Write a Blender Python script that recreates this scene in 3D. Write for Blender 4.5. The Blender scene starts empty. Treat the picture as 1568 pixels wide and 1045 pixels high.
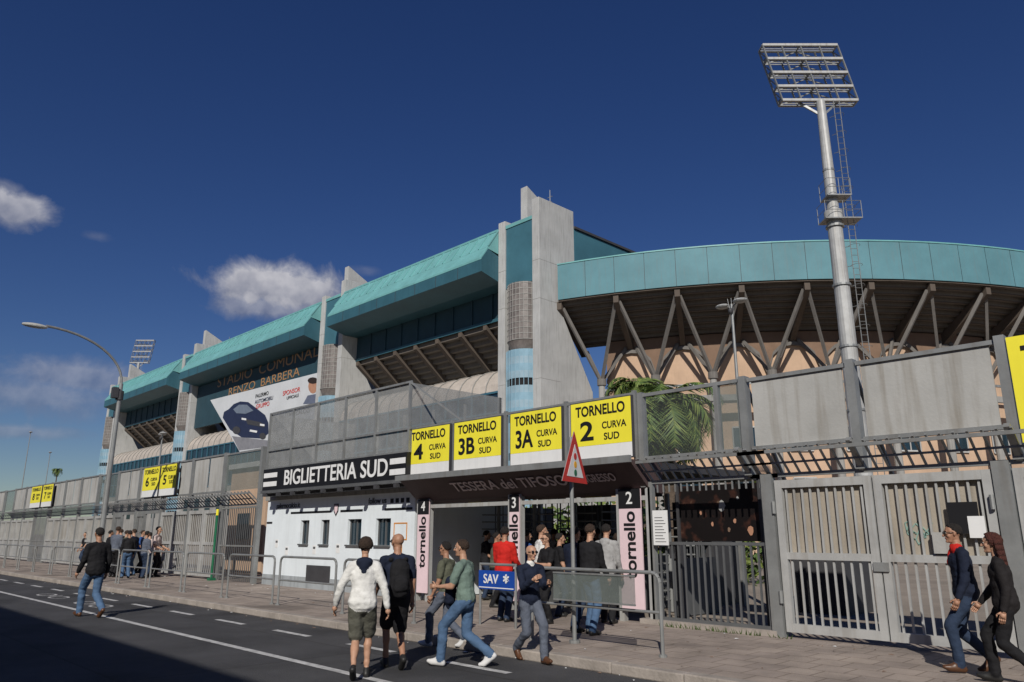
import bpy, math, random
import numpy as np
from mathutils import Vector, Matrix, noise
random.seed(7)
scene=bpy.context.scene
# ---------------------------------------------------------------- site survey
# street runs along X, fence plane is Y=11.2, metres, Z up; camera stands at the far side of the road
TH=math.radians(14.4); PSI=math.radians(45.6); FP=1150.0; CH=1.6
cR=Vector((math.cos(PSI),math.sin(PSI),0)); cF=Vector((-math.sin(PSI),math.cos(PSI),0))
def ray(u,v):
    a=(u-784)/FP; c=(522.5-v)/FP
    return cR*a+cF*(math.cos(TH)-math.sin(TH)*c)+Vector((0,0,math.sin(TH)+math.cos(TH)*c))
def onY(u,v,Y):
    d=ray(u,v); t=Y/d.y; return d.x*t, CH+d.z*t
def onZ(u,v,z=0.0):
    d=ray(u,v); t=(z-CH)/d.z; return d.x*t,d.y*t
def X(u,v=800,Y=11.2): return onY(u,v,Y)[0]
def Zf(u,v,Y=11.2): return onY(u,v,Y)[1]
cam_d=bpy.data.cameras.new("camera"); cam=bpy.data.objects.new("camera",cam_d); scene.collection.objects.link(cam)
cam.location=(0,0,CH); cam.rotation_euler=(math.pi/2+TH,0,PSI); cam_d.sensor_width=36; cam_d.lens=FP/1568*36
cam_d.clip_end=6000; cam_d.clip_start=.05; scene.camera=cam
scene.view_settings.view_transform='Standard'; scene.view_settings.look='None'; scene.view_settings.exposure=0

# ---------------------------------------------------------------- light
SUN_EL=math.radians(34); SV=Vector((.60,-.80,0)).normalized()
sd=Vector((SV.x*math.cos(SUN_EL),SV.y*math.cos(SUN_EL),math.sin(SUN_EL)))
sl=bpy.data.lights.new("sun","SUN"); sl.energy=4.2; sl.angle=math.radians(.5); sl.color=(1,.945,.86)
so=bpy.data.objects.new("sun",sl); scene.collection.objects.link(so); so.rotation_euler=sd.to_track_quat('Z','Y').to_euler(); so.location=(0,-20,40)
w=bpy.data.worlds.new("World"); scene.world=w; w.use_nodes=True; nt=w.node_tree; nt.nodes.clear()
N=nt.nodes.new; L=nt.links.new
def math_n(op,a,b=None,c=None,clamp=False):
    n=N('ShaderNodeMath'); n.operation=op; n.use_clamp=clamp
    for i,x in enumerate((a,b,c)):
        if x is None: continue
        if isinstance(x,(int,float)): n.inputs[i].default_value=x
        else: L(x,n.inputs[i])
    return n.outputs[0]
SKY_S=.075
sky=N('ShaderNodeTexSky'); sky.sky_type='NISHITA'; sky.sun_disc=False; sky.sun_elevation=SUN_EL
sky.sun_rotation=math.atan2(SV.x,SV.y); sky.air_density=1.0; sky.dust_density=.15; sky.ozone_density=4.5; sky.altitude=200
hs=N('ShaderNodeHueSaturation'); hs.inputs['Hue'].default_value=.518; hs.inputs['Saturation'].default_value=1.2; hs.inputs['Value'].default_value=.64; L(sky.outputs[0],hs.inputs['Color'])
tc=N('ShaderNodeTexCoord'); D=tc.outputs['Generated']
nz=N('ShaderNodeTexNoise'); nz.inputs['Scale'].default_value=16; nz.inputs['Detail'].default_value=7; nz.inputs['Roughness'].default_value=.62; nz.inputs['Distortion'].default_value=.3; L(D,nz.inputs['Vector'])
nz2=N('ShaderNodeTexNoise'); nz2.inputs['Scale'].default_value=45; nz2.inputs['Detail'].default_value=5; L(D,nz2.inputs['Vector'])
def dotn(vec):
    n=N('ShaderNodeVectorMath'); n.operation='DOT_PRODUCT'; L(D,n.inputs[0]); n.inputs[1].default_value=vec; return n.outputs['Value']
tot=None; shade=None
for (u,v,wu,wv,dens) in [(400,436,100,42,1.0),(440,442,90,44,1.0),(25,320,62,27,.85),(5,291,30,14,.4),(120,580,120,30,.5),(60,606,140,34,.45),(145,362,22,9,.2),(400,470,90,26,.7),(20,660,90,12,.4),(560,415,30,10,.2)]:
    c=ray(u,v).normalized(); r=c.cross(Vector((0,0,1))).normalized(); up=r.cross(c)
    a=math_n('DIVIDE',dotn(r),wu/FP); b=math_n('DIVIDE',dotn(up),wv/FP)
    rr=math_n('SQRT',math_n('ADD',math_n('MULTIPLY',a,a),math_n('MULTIPLY',b,b)))
    m=math_n('SUBTRACT',1.0,rr)
    m=math_n('ADD',m,math_n('MULTIPLY',math_n('SUBTRACT',nz.outputs[0],.5),1.9))
    m=math_n('MULTIPLY',m,1.7,clamp=True)
    m=math_n('MULTIPLY',m,math_n('GREATER_THAN',dotn(c),.5))
    m=math_n('MULTIPLY',m,dens)
    tot=m if tot is None else math_n('MAXIMUM',tot,m)
    s_=math_n('MULTIPLY_ADD',b,.45,.45,clamp=True); s_=math_n('MULTIPLY',s_,m)
    shade=s_ if shade is None else math_n('MAXIMUM',shade,s_)
cc=N('ShaderNodeMixRGB'); cc.inputs[1].default_value=(.17/SKY_S,.19/SKY_S,.27/SKY_S,1); cc.inputs[2].default_value=(.62/SKY_S,.61/SKY_S,.64/SKY_S,1)
L(math_n('ADD',shade,math_n('MULTIPLY',math_n('SUBTRACT',nz2.outputs[0],.5),1.0),clamp=True),cc.inputs[0])
mx=N('ShaderNodeMixRGB'); L(tot,mx.inputs[0]); L(hs.outputs[0],mx.inputs[1]); L(cc.outputs[0],mx.inputs[2])
bg=N('ShaderNodeBackground'); bg.inputs[1].default_value=SKY_S; L(mx.outputs[0],bg.inputs[0])
wo=N('ShaderNodeOutputWorld'); L(bg.outputs[0],wo.inputs[0])

# ---------------------------------------------------------------- materials
MATS={}
def M(name,col,rough=.7,metal=0,var=.18,scale=1.5,bump=.15,bscale=25,streak=0,alpha=1,dirt=None,spec=.4):
    if name in MATS: return MATS[name]
    m=bpy.data.materials.new(name); m.use_nodes=True; t=m.node_tree; n=t.nodes; l=t.links
    b=n['Principled BSDF']; b.inputs['Roughness'].default_value=rough; b.inputs['Metallic'].default_value=metal
    b.inputs['Specular IOR Level'].default_value=spec
    tcn=n.new('ShaderNodeTexCoord'); no=n.new('ShaderNodeTexNoise'); no.inputs['Scale'].default_value=scale; no.inputs['Detail'].default_value=6; no.inputs['Roughness'].default_value=.65
    l.new(tcn.outputs['Object'],no.inputs['Vector'])
    mr=n.new('ShaderNodeMapRange'); mr.inputs[1].default_value=.3; mr.inputs[2].default_value=.7; mr.inputs[3].default_value=1-var; mr.inputs[4].default_value=1+var*.6
    l.new(no.outputs[0],mr.inputs[0])
    mul=n.new('ShaderNodeMixRGB'); mul.blend_type='MULTIPLY'; mul.inputs[0].default_value=1; mul.inputs[1].default_value=(*col,1); l.new(mr.outputs[0],mul.inputs[2])
    out=mul.outputs[0]
    if streak>0:
        mp=n.new('ShaderNodeMapping'); mp.inputs['Scale'].default_value=(5,5,.35); l.new(tcn.outputs['Object'],mp.inputs[0])
        n2=n.new('ShaderNodeTexNoise'); n2.inputs['Scale'].default_value=1.6; n2.inputs['Detail'].default_value=5; l.new(mp.outputs[0],n2.inputs['Vector'])
        m2=n.new('ShaderNodeMapRange'); m2.inputs[1].default_value=.5; m2.inputs[2].default_value=.75; m2.inputs[4].default_value=streak; l.new(n2.outputs[0],m2.inputs[0])
        mm=n.new('ShaderNodeMixRGB'); l.new(m2.outputs[0],mm.inputs[0]); l.new(out,mm.inputs[1]); d=dirt or tuple(c*.35 for c in col); mm.inputs[2].default_value=(*d,1); out=mm.outputs[0]
    l.new(out,b.inputs['Base Color'])
    if bump>0:
        n3=n.new('ShaderNodeTexNoise'); n3.inputs['Scale'].default_value=bscale; n3.inputs['Detail'].default_value=4; l.new(tcn.outputs['Object'],n3.inputs['Vector'])
        bp=n.new('ShaderNodeBump'); bp.inputs['Strength'].default_value=bump; bp.inputs['Distance'].default_value=.03; l.new(n3.outputs[0],bp.inputs['Height']); l.new(bp.outputs[0],b.inputs['Normal'])
    if alpha<1: b.inputs['Alpha'].default_value=alpha
    MATS[name]=m; return m
concrete=M('pale_concrete',(.43,.435,.43),.85,streak=.5,scale=.35,bump=.3,dirt=(.20,.20,.19))
concrete_d=M('grey_concrete',(.30,.295,.28),.85,streak=.5,scale=.5)
teal_band=M('teal_parapet',(.10,.235,.275),.65,streak=.45,scale=.3,dirt=(.13,.19,.205),bump=.1)
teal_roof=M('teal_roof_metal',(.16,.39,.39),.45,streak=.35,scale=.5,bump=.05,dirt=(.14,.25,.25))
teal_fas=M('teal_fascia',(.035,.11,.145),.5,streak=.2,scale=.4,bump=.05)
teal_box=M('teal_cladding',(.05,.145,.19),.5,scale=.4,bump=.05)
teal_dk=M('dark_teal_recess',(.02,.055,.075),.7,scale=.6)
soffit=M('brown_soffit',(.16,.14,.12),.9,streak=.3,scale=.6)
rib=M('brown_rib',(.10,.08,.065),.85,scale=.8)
strut_m=M('strut_concrete',(.16,.15,.14),.85,streak=.3,scale=.9)
peach=M('peach_plaster',(.50,.35,.245),.9,streak=.35,scale=.4,dirt=(.33,.25,.18))
brown=M('arch_shade_leaf_brown',(.20,.13,.09),.9,scale=.7)
ltblue=M('light_blue_stripe',(.20,.34,.43),.6,scale=.8)
glass=M('blue_glass',(.012,.03,.045),.12,var=.3,scale=.6,bump=0,spec=.8)
glassframe=M('blue_frame',(.04,.12,.17),.5)
dark=M('dark_void',(.012,.012,.014),.9)
darkgrey=M('dark_grey_metal',(.05,.05,.055),.6,scale=4)
steel=M('galvanised_steel',(.27,.28,.28),.5,metal=.35,streak=.4,scale=3,dirt=(.15,.12,.09),bump=.05)
steel_l=M('pale_painted_steel',(.40,.405,.40),.5,metal=.1,streak=.5,scale=2,dirt=(.2,.17,.13),bump=.05)
steel_d=M('weathered_bar',(.13,.135,.14),.55,metal=.3,scale=3,bump=0)
panel_g=M('stained_grey_sheet',(.39,.39,.375),.75,streak=.65,scale=.8,dirt=(.19,.165,.13),bump=.1)
panel_b=M('beige_sheet',(.35,.31,.255),.8,streak=.5,scale=1,bump=.1)
mesh_m=M('wire_mesh_screen',(.30,.31,.31),.7,scale=3,alpha=.5,bump=0)
pvc=M('clear_plastic_panel',(.19,.22,.21),.2,scale=2,alpha=.45,bump=0)
clear=M('thin_clear_panel',(.20,.22,.22),.15,scale=2,alpha=.10,bump=0)
yellow=M('yellow_sign_face',(.85,.76,.05),.45,var=.07,streak=.1,scale=1.2,bump=0)
white=M('white_sign_face',(.74,.75,.75),.5,var=.07,streak=.12,scale=1,bump=0)
wallw=M('white_render',(.70,.76,.80),.7,var=.09,streak=.18,scale=.8,bump=.12,dirt=(.42,.44,.45))
black=M('black_paint',(.012,.012,.014),.5,bump=0)
pink=M('pink_banner',(.72,.56,.60),.6,var=.08,bump=.05)
red=M('red_sign_paint',(.55,.03,.02),.4,bump=0)
green=M('green_paint',(.02,.14,.07),.4,bump=0)
gold=M('gold_letter',(.36,.20,.09),.5,bump=0)
bluev=M('blue_banner',(.01,.06,.33),.5,bump=0)
brownfas=M('brown_canopy',(.07,.045,.045),.7)
asphalt=M('asphalt',(.066,.066,.070),.85,var=.35,scale=.8,bump=.5,bscale=70)
paving=M('paving',(.34,.285,.245),.9,var=.28,scale=1.3,bump=.35,bscale=40)
kerb_m=M('kerb_stone',(.32,.285,.255),.9,var=.3,scale=2.5,bump=.3)
earth=M('pale_ground',(.27,.23,.19),.95,var=.3,scale=.3)
roadpaint=M('road_paint',(.50,.50,.50),.7,var=.5,scale=6,bump=.2)
def add_tiles(m,sx,sy,mort=.012,rowoff=.5):
    t=m.node_tree; n=t.nodes; l=t.links; b=n['Principled BSDF']; src=b.inputs['Base Color'].links[0].from_socket
    tcn=n.new('ShaderNodeTexCoord'); br=n.new('ShaderNodeTexBrick'); br.inputs['Scale'].default_value=1; br.inputs['Brick Width'].default_value=sx; br.inputs['Row Height'].default_value=sy; br.inputs['Mortar Size'].default_value=mort
    br.offset=rowoff; br.inputs['Color1'].default_value=(1,1,1,1); br.inputs['Color2'].default_value=(.84,.84,.86,1); br.inputs['Mortar'].default_value=(.62,.6,.58,1)
    l.new(tcn.outputs['Object'],br.inputs['Vector']); mm=n.new('ShaderNodeMixRGB'); mm.blend_type='MULTIPLY'; mm.inputs[0].default_value=1; l.new(src,mm.inputs[1]); l.new(br.outputs['Color'],mm.inputs[2])
    n4=n.new('ShaderNodeTexNoise'); n4.inputs['Scale'].default_value=.55; n4.inputs['Detail'].default_value=8; l.new(tcn.outputs['Object'],n4.inputs['Vector'])
    m4=n.new('ShaderNodeMapRange'); m4.inputs[1].default_value=.50; m4.inputs[2].default_value=.66; m4.inputs[3].default_value=1; m4.inputs[4].default_value=.62; l.new(n4.outputs[0],m4.inputs[0])
    m5=n.new('ShaderNodeMixRGB'); m5.blend_type='MULTIPLY'; m5.inputs[0].default_value=1; l.new(mm.outputs[0],m5.inputs[1]); l.new(m4.outputs[0],m5.inputs[2]); l.new(m5.outputs[0],b.inputs['Base Color'])
add_tiles(paving,.4,.4); add_tiles(asphalt,9.5,3.2,mort=.02)

# ---------------------------------------------------------------- mesh builder
class MB:
    def __init__(s): s.v=[]; s.f=[]; s.m=[]; s.ml=[]
    def mi(s,mat):
        if mat not in s.ml: s.ml.append(mat)
        return s.ml.index(mat)
    def add(s,vs,fs,mat):
        o=len(s.v); s.v+= [tuple(v) for v in vs]; k=s.mi(mat)
        for f in fs: s.f.append([i+o for i in f]); s.m.append(k)
    def box(s,x0,x1,y0,y1,z0,z1,mat):
        if x0>x1:x0,x1=x1,x0
        if y0>y1:y0,y1=y1,y0
        if z0>z1:z0,z1=z1,z0
        s.add([(x0,y0,z0),(x1,y0,z0),(x1,y1,z0),(x0,y1,z0),(x0,y0,z1),(x1,y0,z1),(x1,y1,z1),(x0,y1,z1)],
              [(0,3,2,1),(4,5,6,7),(0,1,5,4),(1,2,6,5),(2,3,7,6),(3,0,4,7)],mat)
    def poly(s,pts,mat): s.add(pts,[tuple(range(len(pts)))],mat)
    def prism(s,pts,ext,mat):
        n=len(pts); e=Vector(ext); P=[Vector(p) for p in pts]; Q=[p+e for p in P]
        s.add(P+Q,[tuple(range(n))[::-1],tuple(range(n,2*n))]+[(i,(i+1)%n,n+(i+1)%n,n+i) for i in range(n)],mat)
    def bar(s,p,q,w,h,mat,up=(0,0,1)):
        p=Vector(p);q=Vector(q);d=(q-p).normalized(); a=d.cross(Vector(up))
        if a.length<1e-4: a=d.cross(Vector((1,0,0)))
        a.normalize(); b=a.cross(d); a*=w/2; b*=h/2
        s.add([p-a-b,p+a-b,p+a+b,p-a+b,q-a-b,q+a-b,q+a+b,q-a+b],[(0,1,2,3),(7,6,5,4),(0,4,5,1),(1,5,6,2),(2,6,7,3),(3,7,4,0)],mat)
    def tube(s,p,q,r0,r1,mat,n=10,caps=True):
        p=Vector(p);q=Vector(q);d=(q-p).normalized(); a=d.cross(Vector((0,0,1)))
        if a.length<1e-4: a=Vector((1,0,0))
        a.normalize(); b=d.cross(a); vs=[]
        for (c,r) in ((p,r0),(q,r1)):
            for i in range(n):
                t=2*math.pi*i/n; vs.append(c+a*(r*math.cos(t))+b*(r*math.sin(t)))
        fs=[(i,(i+1)%n,n+(i+1)%n,n+i) for i in range(n)]
        if caps: fs+=[tuple(range(n))[::-1],tuple(range(n,2*n))]
        s.add(vs,fs,mat)
    def path(s,pts,r,mat,n=8):
        for a,b in zip(pts[:-1],pts[1:]): s.tube(a,b,r,r,mat,n)
    def sphere(s,c,r,mat,n=12,m=8,fn=None):
        c=Vector(c); vs=[]; 
        for j in range(m+1):
            ph=-math.pi/2+math.pi*j/m
            for i in range(n):
                t=2*math.pi*i/n; d=Vector((math.cos(ph)*math.cos(t),math.cos(ph)*math.sin(t),math.sin(ph)))
                vs.append(c+(fn(d) if fn else Vector((d.x*r[0],d.y*r[1],d.z*r[2]))))
        fs=[(j*n+i,j*n+(i+1)%n,(j+1)*n+(i+1)%n,(j+1)*n+i) for j in range(m) for i in range(n)]
        s.add(vs,fs,mat)
    def build(s,name,parent=None,smooth=False,bevel=0):
        me=bpy.data.meshes.new(name); me.from_pydata(s.v,[],s.f); me.update()
        for m in s.ml: me.materials.append(m)
        me.polygons.foreach_set('material_index',s.m)
        if smooth: me.polygons.foreach_set('use_smooth',[True]*len(s.f))
        ob=bpy.data.objects.new(name,me); scene.collection.objects.link(ob)
        if parent: ob.parent=parent
        if bevel:
            b=ob.modifiers.new('bevel','BEVEL'); b.width=bevel; b.segments=2; b.limit_method='ANGLE'
        return ob
def E(name):
    o=bpy.data.objects.new(name,None); scene.collection.objects.link(o); o.empty_display_size=.2; return o
ROT_WALL=Matrix(((1,0,0),(0,0,-1),(0,1,0)))            # reads +X, faces -Y
ROT_UP=Matrix(((0,-1,0),(0,0,-1),(1,0,0)))             # reads upward, faces -Y
ROT_CAN=Matrix(((1,0,0),(0,-.76,-.65),(0,.65,-.76)))   # on the sloping canopy soffit
def text(body,parent,loc,size,mat,rot=ROT_WALL,bold=.02,sx=1,ext=.004,align='CENTER',name='lettering',fit=None):
    c=bpy.data.curves.new(name,'FONT'); c.body=body; c.size=size; c.align_x=align; c.align_y='CENTER'; c.offset=bold*size; c.extrude=ext; c.materials.append(mat)
    o=bpy.data.objects.new(name,c); scene.collection.objects.link(o)
    if fit:
        bpy.context.view_layer.update(); sx=fit/max(.01,o.dimensions.x)
    o.matrix_world=Matrix.Translation(loc)@rot.to_4x4()@Matrix.Diagonal((sx,1,1,1)); 
    if parent: o.parent=parent
    return o

# ---------------------------------------------------------------- people (built first, while the scene is light)
def capsule(p,q,r0,r1,side,ws,ds,n=12,m=3):
    p=np.array(p,float);q=np.array(q,float);ax=q-p;Lg=np.linalg.norm(ax); ax=ax/max(Lg,1e-6)
    s=np.array(side,float); s=s-ax*s.dot(ax)
    if np.linalg.norm(s)<1e-4: s=np.cross(ax,[0,0,1.]) if abs(ax[2])<.9 else np.array([1.,0,0])
    s/=np.linalg.norm(s); d=np.cross(ax,s); V=[]
    for (c,r,sg,ph0,ph1) in ((p,r0,-1,89,0),(q,r1,1,0,89)):
        for ph in np.linspace(ph0,ph1,m+1):
            ph=math.radians(ph); cc_=c+ax*sg*r*math.sin(ph)*min(ws,ds); rr=r*math.cos(ph)
            for i in range(n):
                t=2*math.pi*i/n; V.append(cc_+s*(rr*ws*math.cos(t))+d*(rr*ds*math.sin(t)))
    R_=2*(m+1); F=[(j*n+i,j*n+(i+1)%n,(j+1)*n+(i+1)%n,(j+1)*n+i) for j in range(R_-1) for i in range(n)]
    F+=[tuple(range(n))[::-1],tuple(range((R_-1)*n,R_*n))]
    return V,F
def sdf(P,pr):
    p,q,r0,r1,side,ws,ds,mat=pr
    p=np.array(p,float);q=np.array(q,float);ax=q-p;Lg=np.linalg.norm(ax);ax=ax/max(Lg,1e-6)
    s=np.array(side,float);s=s-ax*s.dot(ax)
    if np.linalg.norm(s)<1e-4: s=np.cross(ax,[0,0,1.]) if abs(ax[2])<.9 else np.array([1.,0,0])
    s/=np.linalg.norm(s);d=np.cross(ax,s); v=P-p; t=v@ax; tc_=np.clip(t,0,Lg); r=r0+(r1-r0)*tc_/max(Lg,1e-6)
    x=(v@s)/ws; y=(v@d)/ds; zz=(t-tc_)/min(ws,ds)
    return (np.sqrt(x*x+y*y+zz*zz)-r)*min(ws,ds)
def remesh(prims,voxel,name,T,parent,smooth=4,folds=0):
    b=MB()
    for pr in prims:
        V,F=capsule(*pr[:7]); b.add(V,F,pr[7])
    me=bpy.data.meshes.new(name+'_src'); me.from_pydata(b.v,[],b.f); me.update()
    ob=bpy.data.objects.new(name,me); scene.collection.objects.link(ob)
    rm=ob.modifiers.new('r','REMESH'); rm.mode='VOXEL'; rm.voxel_size=voxel; rm.use_smooth_shade=True
    sm=ob.modifiers.new('s','SMOOTH'); sm.iterations=smooth; sm.factor=.5
    dg=bpy.context.evaluated_depsgraph_get(); m2=bpy.data.meshes.new_from_object(ob.evaluated_get(dg)); ob.modifiers.clear(); ob.data=m2
    nf=len(m2.polygons); ce=np.empty(nf*3); m2.polygons.foreach_get('center',ce); ce=ce.reshape(-1,3)
    m2.materials.clear(); ml=[]
    for pr in prims:
        if pr[7] not in ml: ml.append(pr[7])
    for m in ml: m2.materials.append(m)
    D_=np.stack([sdf(ce,pr) for pr in prims]); k=D_.argmin(0); idx=np.array([ml.index(pr[7]) for pr in prims])[k]
    m2.polygons.foreach_set('material_index',idx.astype(np.int32)); m2.polygons.foreach_set('use_smooth',[True]*nf)
    if folds:   # cloth creases pushed into the surface
        n=len(m2.vertices); o_=random.random()*40
        co=np.empty(n*3); m2.vertices.foreach_get('co',co); co=co.reshape(-1,3)
        nr=np.empty(n*3); m2.vertices.foreach_get('normal',nr); nr=nr.reshape(-1,3)
        a=np.array([noise.noise((c[0]*7+o_,c[1]*7,c[2]*13))+.6*noise.noise((c[0]*15+o_,c[1]*15+c[2]*9,c[2]*20)) for c in co.tolist()])
        a*=((co[:,2]>.12)&(co[:,2]<1.48)); co=co+nr*(a*folds)[:,None]; m2.vertices.foreach_set('co',co.ravel())
    ob.matrix_world=T; ob.parent=parent; m2.update(); return ob
def cloth(name,col,r=.85,bs=14,bump=.5):
    m=M('cloth_'+name,col,r,var=.22,scale=6,bump=bump,bscale=bs,spec=.2); return m
def skinm(k=0): return M('skin_%d'%k,[(.42,.24,.16),(.34,.18,.115),(.50,.30,.21)][k],.55,var=.08,scale=8,bump=.05)
hairm={'brown':M('hair_brown',(.045,.027,.018),.8,var=.5,scale=40,bump=.9,bscale=90),'black':M('hair_black',(.016,.013,.012),.75,var=.4,scale=40,bump=.9,bscale=90),'grey':M('hair_grey',(.25,.24,.23),.8,var=.4,scale=40,bump=.8,bscale=90),'red':M('hair_auburn',(.07,.018,.012),.7,var=.5,scale=40,bump=.8,bscale=90)}
C={k:cloth(k,v) for k,v in dict(white=(.66,.66,.64),navy=(.012,.017,.035),black=(.013,.013,.015),olive=(.10,.105,.075),sage=(.15,.21,.18),jeans=(.07,.125,.22),jeansd=(.025,.04,.075),grey=(.10,.115,.15),red=(.50,.02,.015),ltgrey=(.32,.32,.32),pinkw=(.55,.45,.43),khaki=(.11,.11,.09),brown=(.10,.045,.025),blue=(.03,.08,.25),leather=(.018,.016,.017)).items()}
shoe_w=M('shoe_white',(.6,.6,.6),.5,bump=0); shoe_b=M('shoe_brown',(.09,.04,.02),.4,bump=0); shoe_k=M('shoe_black',(.02,.02,.02),.5,bump=0); eye=M('eye_dark',(.02,.015,.01),.2,bump=0); lipm=M('lip',(.28,.11,.09),.5,bump=0); lens=M('sunglasses',(.01,.01,.012),.1,bump=0); eyew=M('eye_white',(.5,.48,.45),.3,bump=0)
def person(name,x,y,z0,heading,H=1.75,top='navy',bottom='jeans',shoes=None,sk=0,hair='brown',style='short',sleeve='long',leg='long',Ls=.3,front='L',
           armL=(.2,.12,.3),armR=(-.2,.12,.3),pack=None,woman=False,headyaw=0,lean=.04,glasses=False,hood=None,collar=None,scarf=None,jacket=False,pitch=0,bag=None):
    shoes=shoes or shoe_k; S=H/1.75; root=E(name)
    hd=Vector((heading[0],heading[1],0)).normalized(); yaw=math.atan2(-hd.x,hd.y)
    T=Matrix.Translation((x,y,z0))@Matrix.Rotation(yaw,4,'Z')@Matrix.Scale(S,4)
    skn=skinm(sk); tm=C[top]; bm=C[bottom]; V=Vector; side=(1,0,0)
    hz=min(.93,.085+math.sqrt(.868**2-Ls**2))
    pel=V((0,0,hz)); up=V((0,math.sin(lean),math.cos(lean)))
    def sp(h,y_=0): return pel+up*h+V((0,y_,0))
    pr=[]
    def cap(p,q,r0,r1,mat,ws=1,ds=1,sd=side): pr.append((tuple(p),tuple(q),r0,r1,sd,ws,ds,mat))
    sw=.155 if woman else .178; k=1.05 if jacket else 1.0
    for sx,s in (('L',-1),('R',1)):
        fr=(sx==front); hip=pel+V((s*.082,0,-.02)); yA=Ls if fr else -Ls
        lift=0.0 if Ls<.12 else (.02 if fr else .09)
        ank=V((s*(.075 if Ls>.12 else .10),yA,.085+lift)); dv=ank-hip; dl=min(dv.length,.875); a_,b_=.45,.43
        ca=(a_*a_+dl*dl-b_*b_)/(2*a_*dl); h_=math.sqrt(max(0,1-ca*ca))*a_; dn=dv.normalized(); fw=V((0,1,0)); fw=(fw-dn*fw.dot(dn)).normalized()
        knee=hip+dn*(a_*ca)+fw*h_
        if leg=='long':
            cap(hip,knee,.096,.073,bm); cap(knee,knee.lerp(ank,.35)+V((0,-.01,0)),.072,.069,bm); cap(knee.lerp(ank,.35)+V((0,-.01,0)),ank+V((0,-.005,0)),.069,.062,bm)
        else:
            kd=(knee-hip); cap(hip,hip+kd*.90,.104,.100,bm); cap(hip,knee,.085,.054,skn)
            calf=knee+(ank-knee)*.33+V((0,-.015,0)); cap(knee,calf,.051,.055,skn); cap(calf,ank,.053,.033,skn)
        if Ls<.12: heel=ank+V((0,-.045,-.045)); ball=ank+V((s*.02,.12,-.05)); toe=ank+V((s*.03,.17,-.055))
        elif fr: heel=ank+V((0,-.04,-.058)); ball=ank+V((s*.01,.12,-.045)); toe=ank+V((s*.015,.175,-.035))
        else: heel=ank+V((0,-.055,-.02)); ball=ank+V((0,.09,-.126)); toe=ank+V((0,.15,-.14))
        cap(ank,heel,.042,.042,shoes); cap(heel,ball,.040,.046,shoes); cap(ball,toe,.045,.034,shoes,1.0,.8); cap(ank,ball,.042,.038,shoes)
    cap(sp(-.04,-.01),sp(.06),.112,.112,bm,1.30,1.0)
    for s in (-1,1): cap(pel+V((s*.07,-.04,-.02)),pel+V((s*.07,-.03,.03)),.08,.075,bm)
    if jacket: cap(sp(.0),sp(.16),.148,.124,tm,1.30,1.0)
    else: cap(sp(.02),sp(.16),.134,.114,tm,1.34,1.02)
    cap(sp(.14),sp(.36,.005),.114*k,.123*k,tm,1.32 if woman else 1.38,1.0)
    cap(sp(.36),sp(.44),.118*k,.085*k,tm,1.42,.95)
    shl=sp(.455)
    cap(shl+V((-sw+.03,0,0)),shl+V((sw-.03,0,0)),.066*k,.066*k,tm)
    cap(shl+V((-.07,0,.02)),shl+V((.07,0,.02)),.066,.066,tm)
    nb=sp(.50); hc=sp(.685)+V((0,.03+math.sin(lean)*.05,0))
    cap(nb-V((0,0,.03)),hc-V((0,.02,.08)),.056 if not woman else .047,.052 if not woman else .045,skn)
    if collar: cap(nb+V((0,-.005,-.0)),nb+V((0,.008,.035)),.068,.066,C[collar])
    if scarf: cap(nb+V((-.03,.02,.0)),nb+V((.03,.025,.02)),.072,.070,C[scarf]); cap(nb+V((.03,.08,-.02)),nb+V((.05,.11,-.16)),.028,.026,C[scarf])
    if hood: cap(nb+V((-.04,-.06,.0)),nb+V((.04,-.06,.0)),.062,.062,C[hood]); cap(nb+V((0,-.075,-.02)),nb+V((0,-.105,-.12)),.07,.04,C[hood],1.15,.8)
    if pack:
        cap(sp(.08,-.20),sp(.38,-.19),.125,.115,C[pack],1.15,.85); cap(sp(.10,-.29),sp(.20,-.29),.07,.07,C[pack],1.4,.7)
        for s in (-1,1): cap(sp(.46,-.08)+V((s*.1,0,0)),sp(.46,.07)+V((s*.1,0,0)),.03,.03,C[pack]); cap(sp(.46,.07)+V((s*.1,0,0)),sp(.2,.13)+V((s*.12,0,0)),.024,.024,C[pack]); cap(sp(.2,.13)+V((s*.12,0,0)),sp(.12,-.1)+V((s*.15,0,0)),.02,.02,C[pack])
    if bag: cap(sp(-.02,.24),sp(.24,.22),.095,.10,C[bag],1.15,.75); cap(sp(-.10,.27)+V((.03,0,0)),sp(.0,.27),.06,.075,C[bag],1.1,.8)
    hands=[]
    for s,(a,ab,el) in ((-1,armL),(1,armR)):
        sh=shl+V((s*(sw),0,-.01)); ud=V((s*math.sin(ab),math.sin(a)*math.cos(ab),-math.cos(a)*math.cos(ab))); elb=sh+ud*.285
        inw=-.28*min(1,el) if el>.9 else 0
        fd=V((s*(math.sin(ab)*.5+inw),math.sin(a+el),-math.cos(a+el))).normalized(); wr=elb+fd*.245
        cap(sh,elb,.054,.042,skn); cap(elb,elb+fd*.07,.042,.041,skn); cap(elb+fd*.07,wr,.040,.027,skn); cap(wr,wr+fd*.03,.028,.03,skn,1.1,.8)
        if sleeve=='long': cap(sh,elb,.066*k,.054*k,tm); cap(elb,wr-fd*.01,.053*k,.042*k,tm)
        else: cap(sh,sh+ud*.19,.068,.066,tm)
        hands.append((wr+fd*.02,fd,s))
    remesh(pr,.0135,'body',T,root,smooth=3,folds=.009)
    b=MB()
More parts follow.
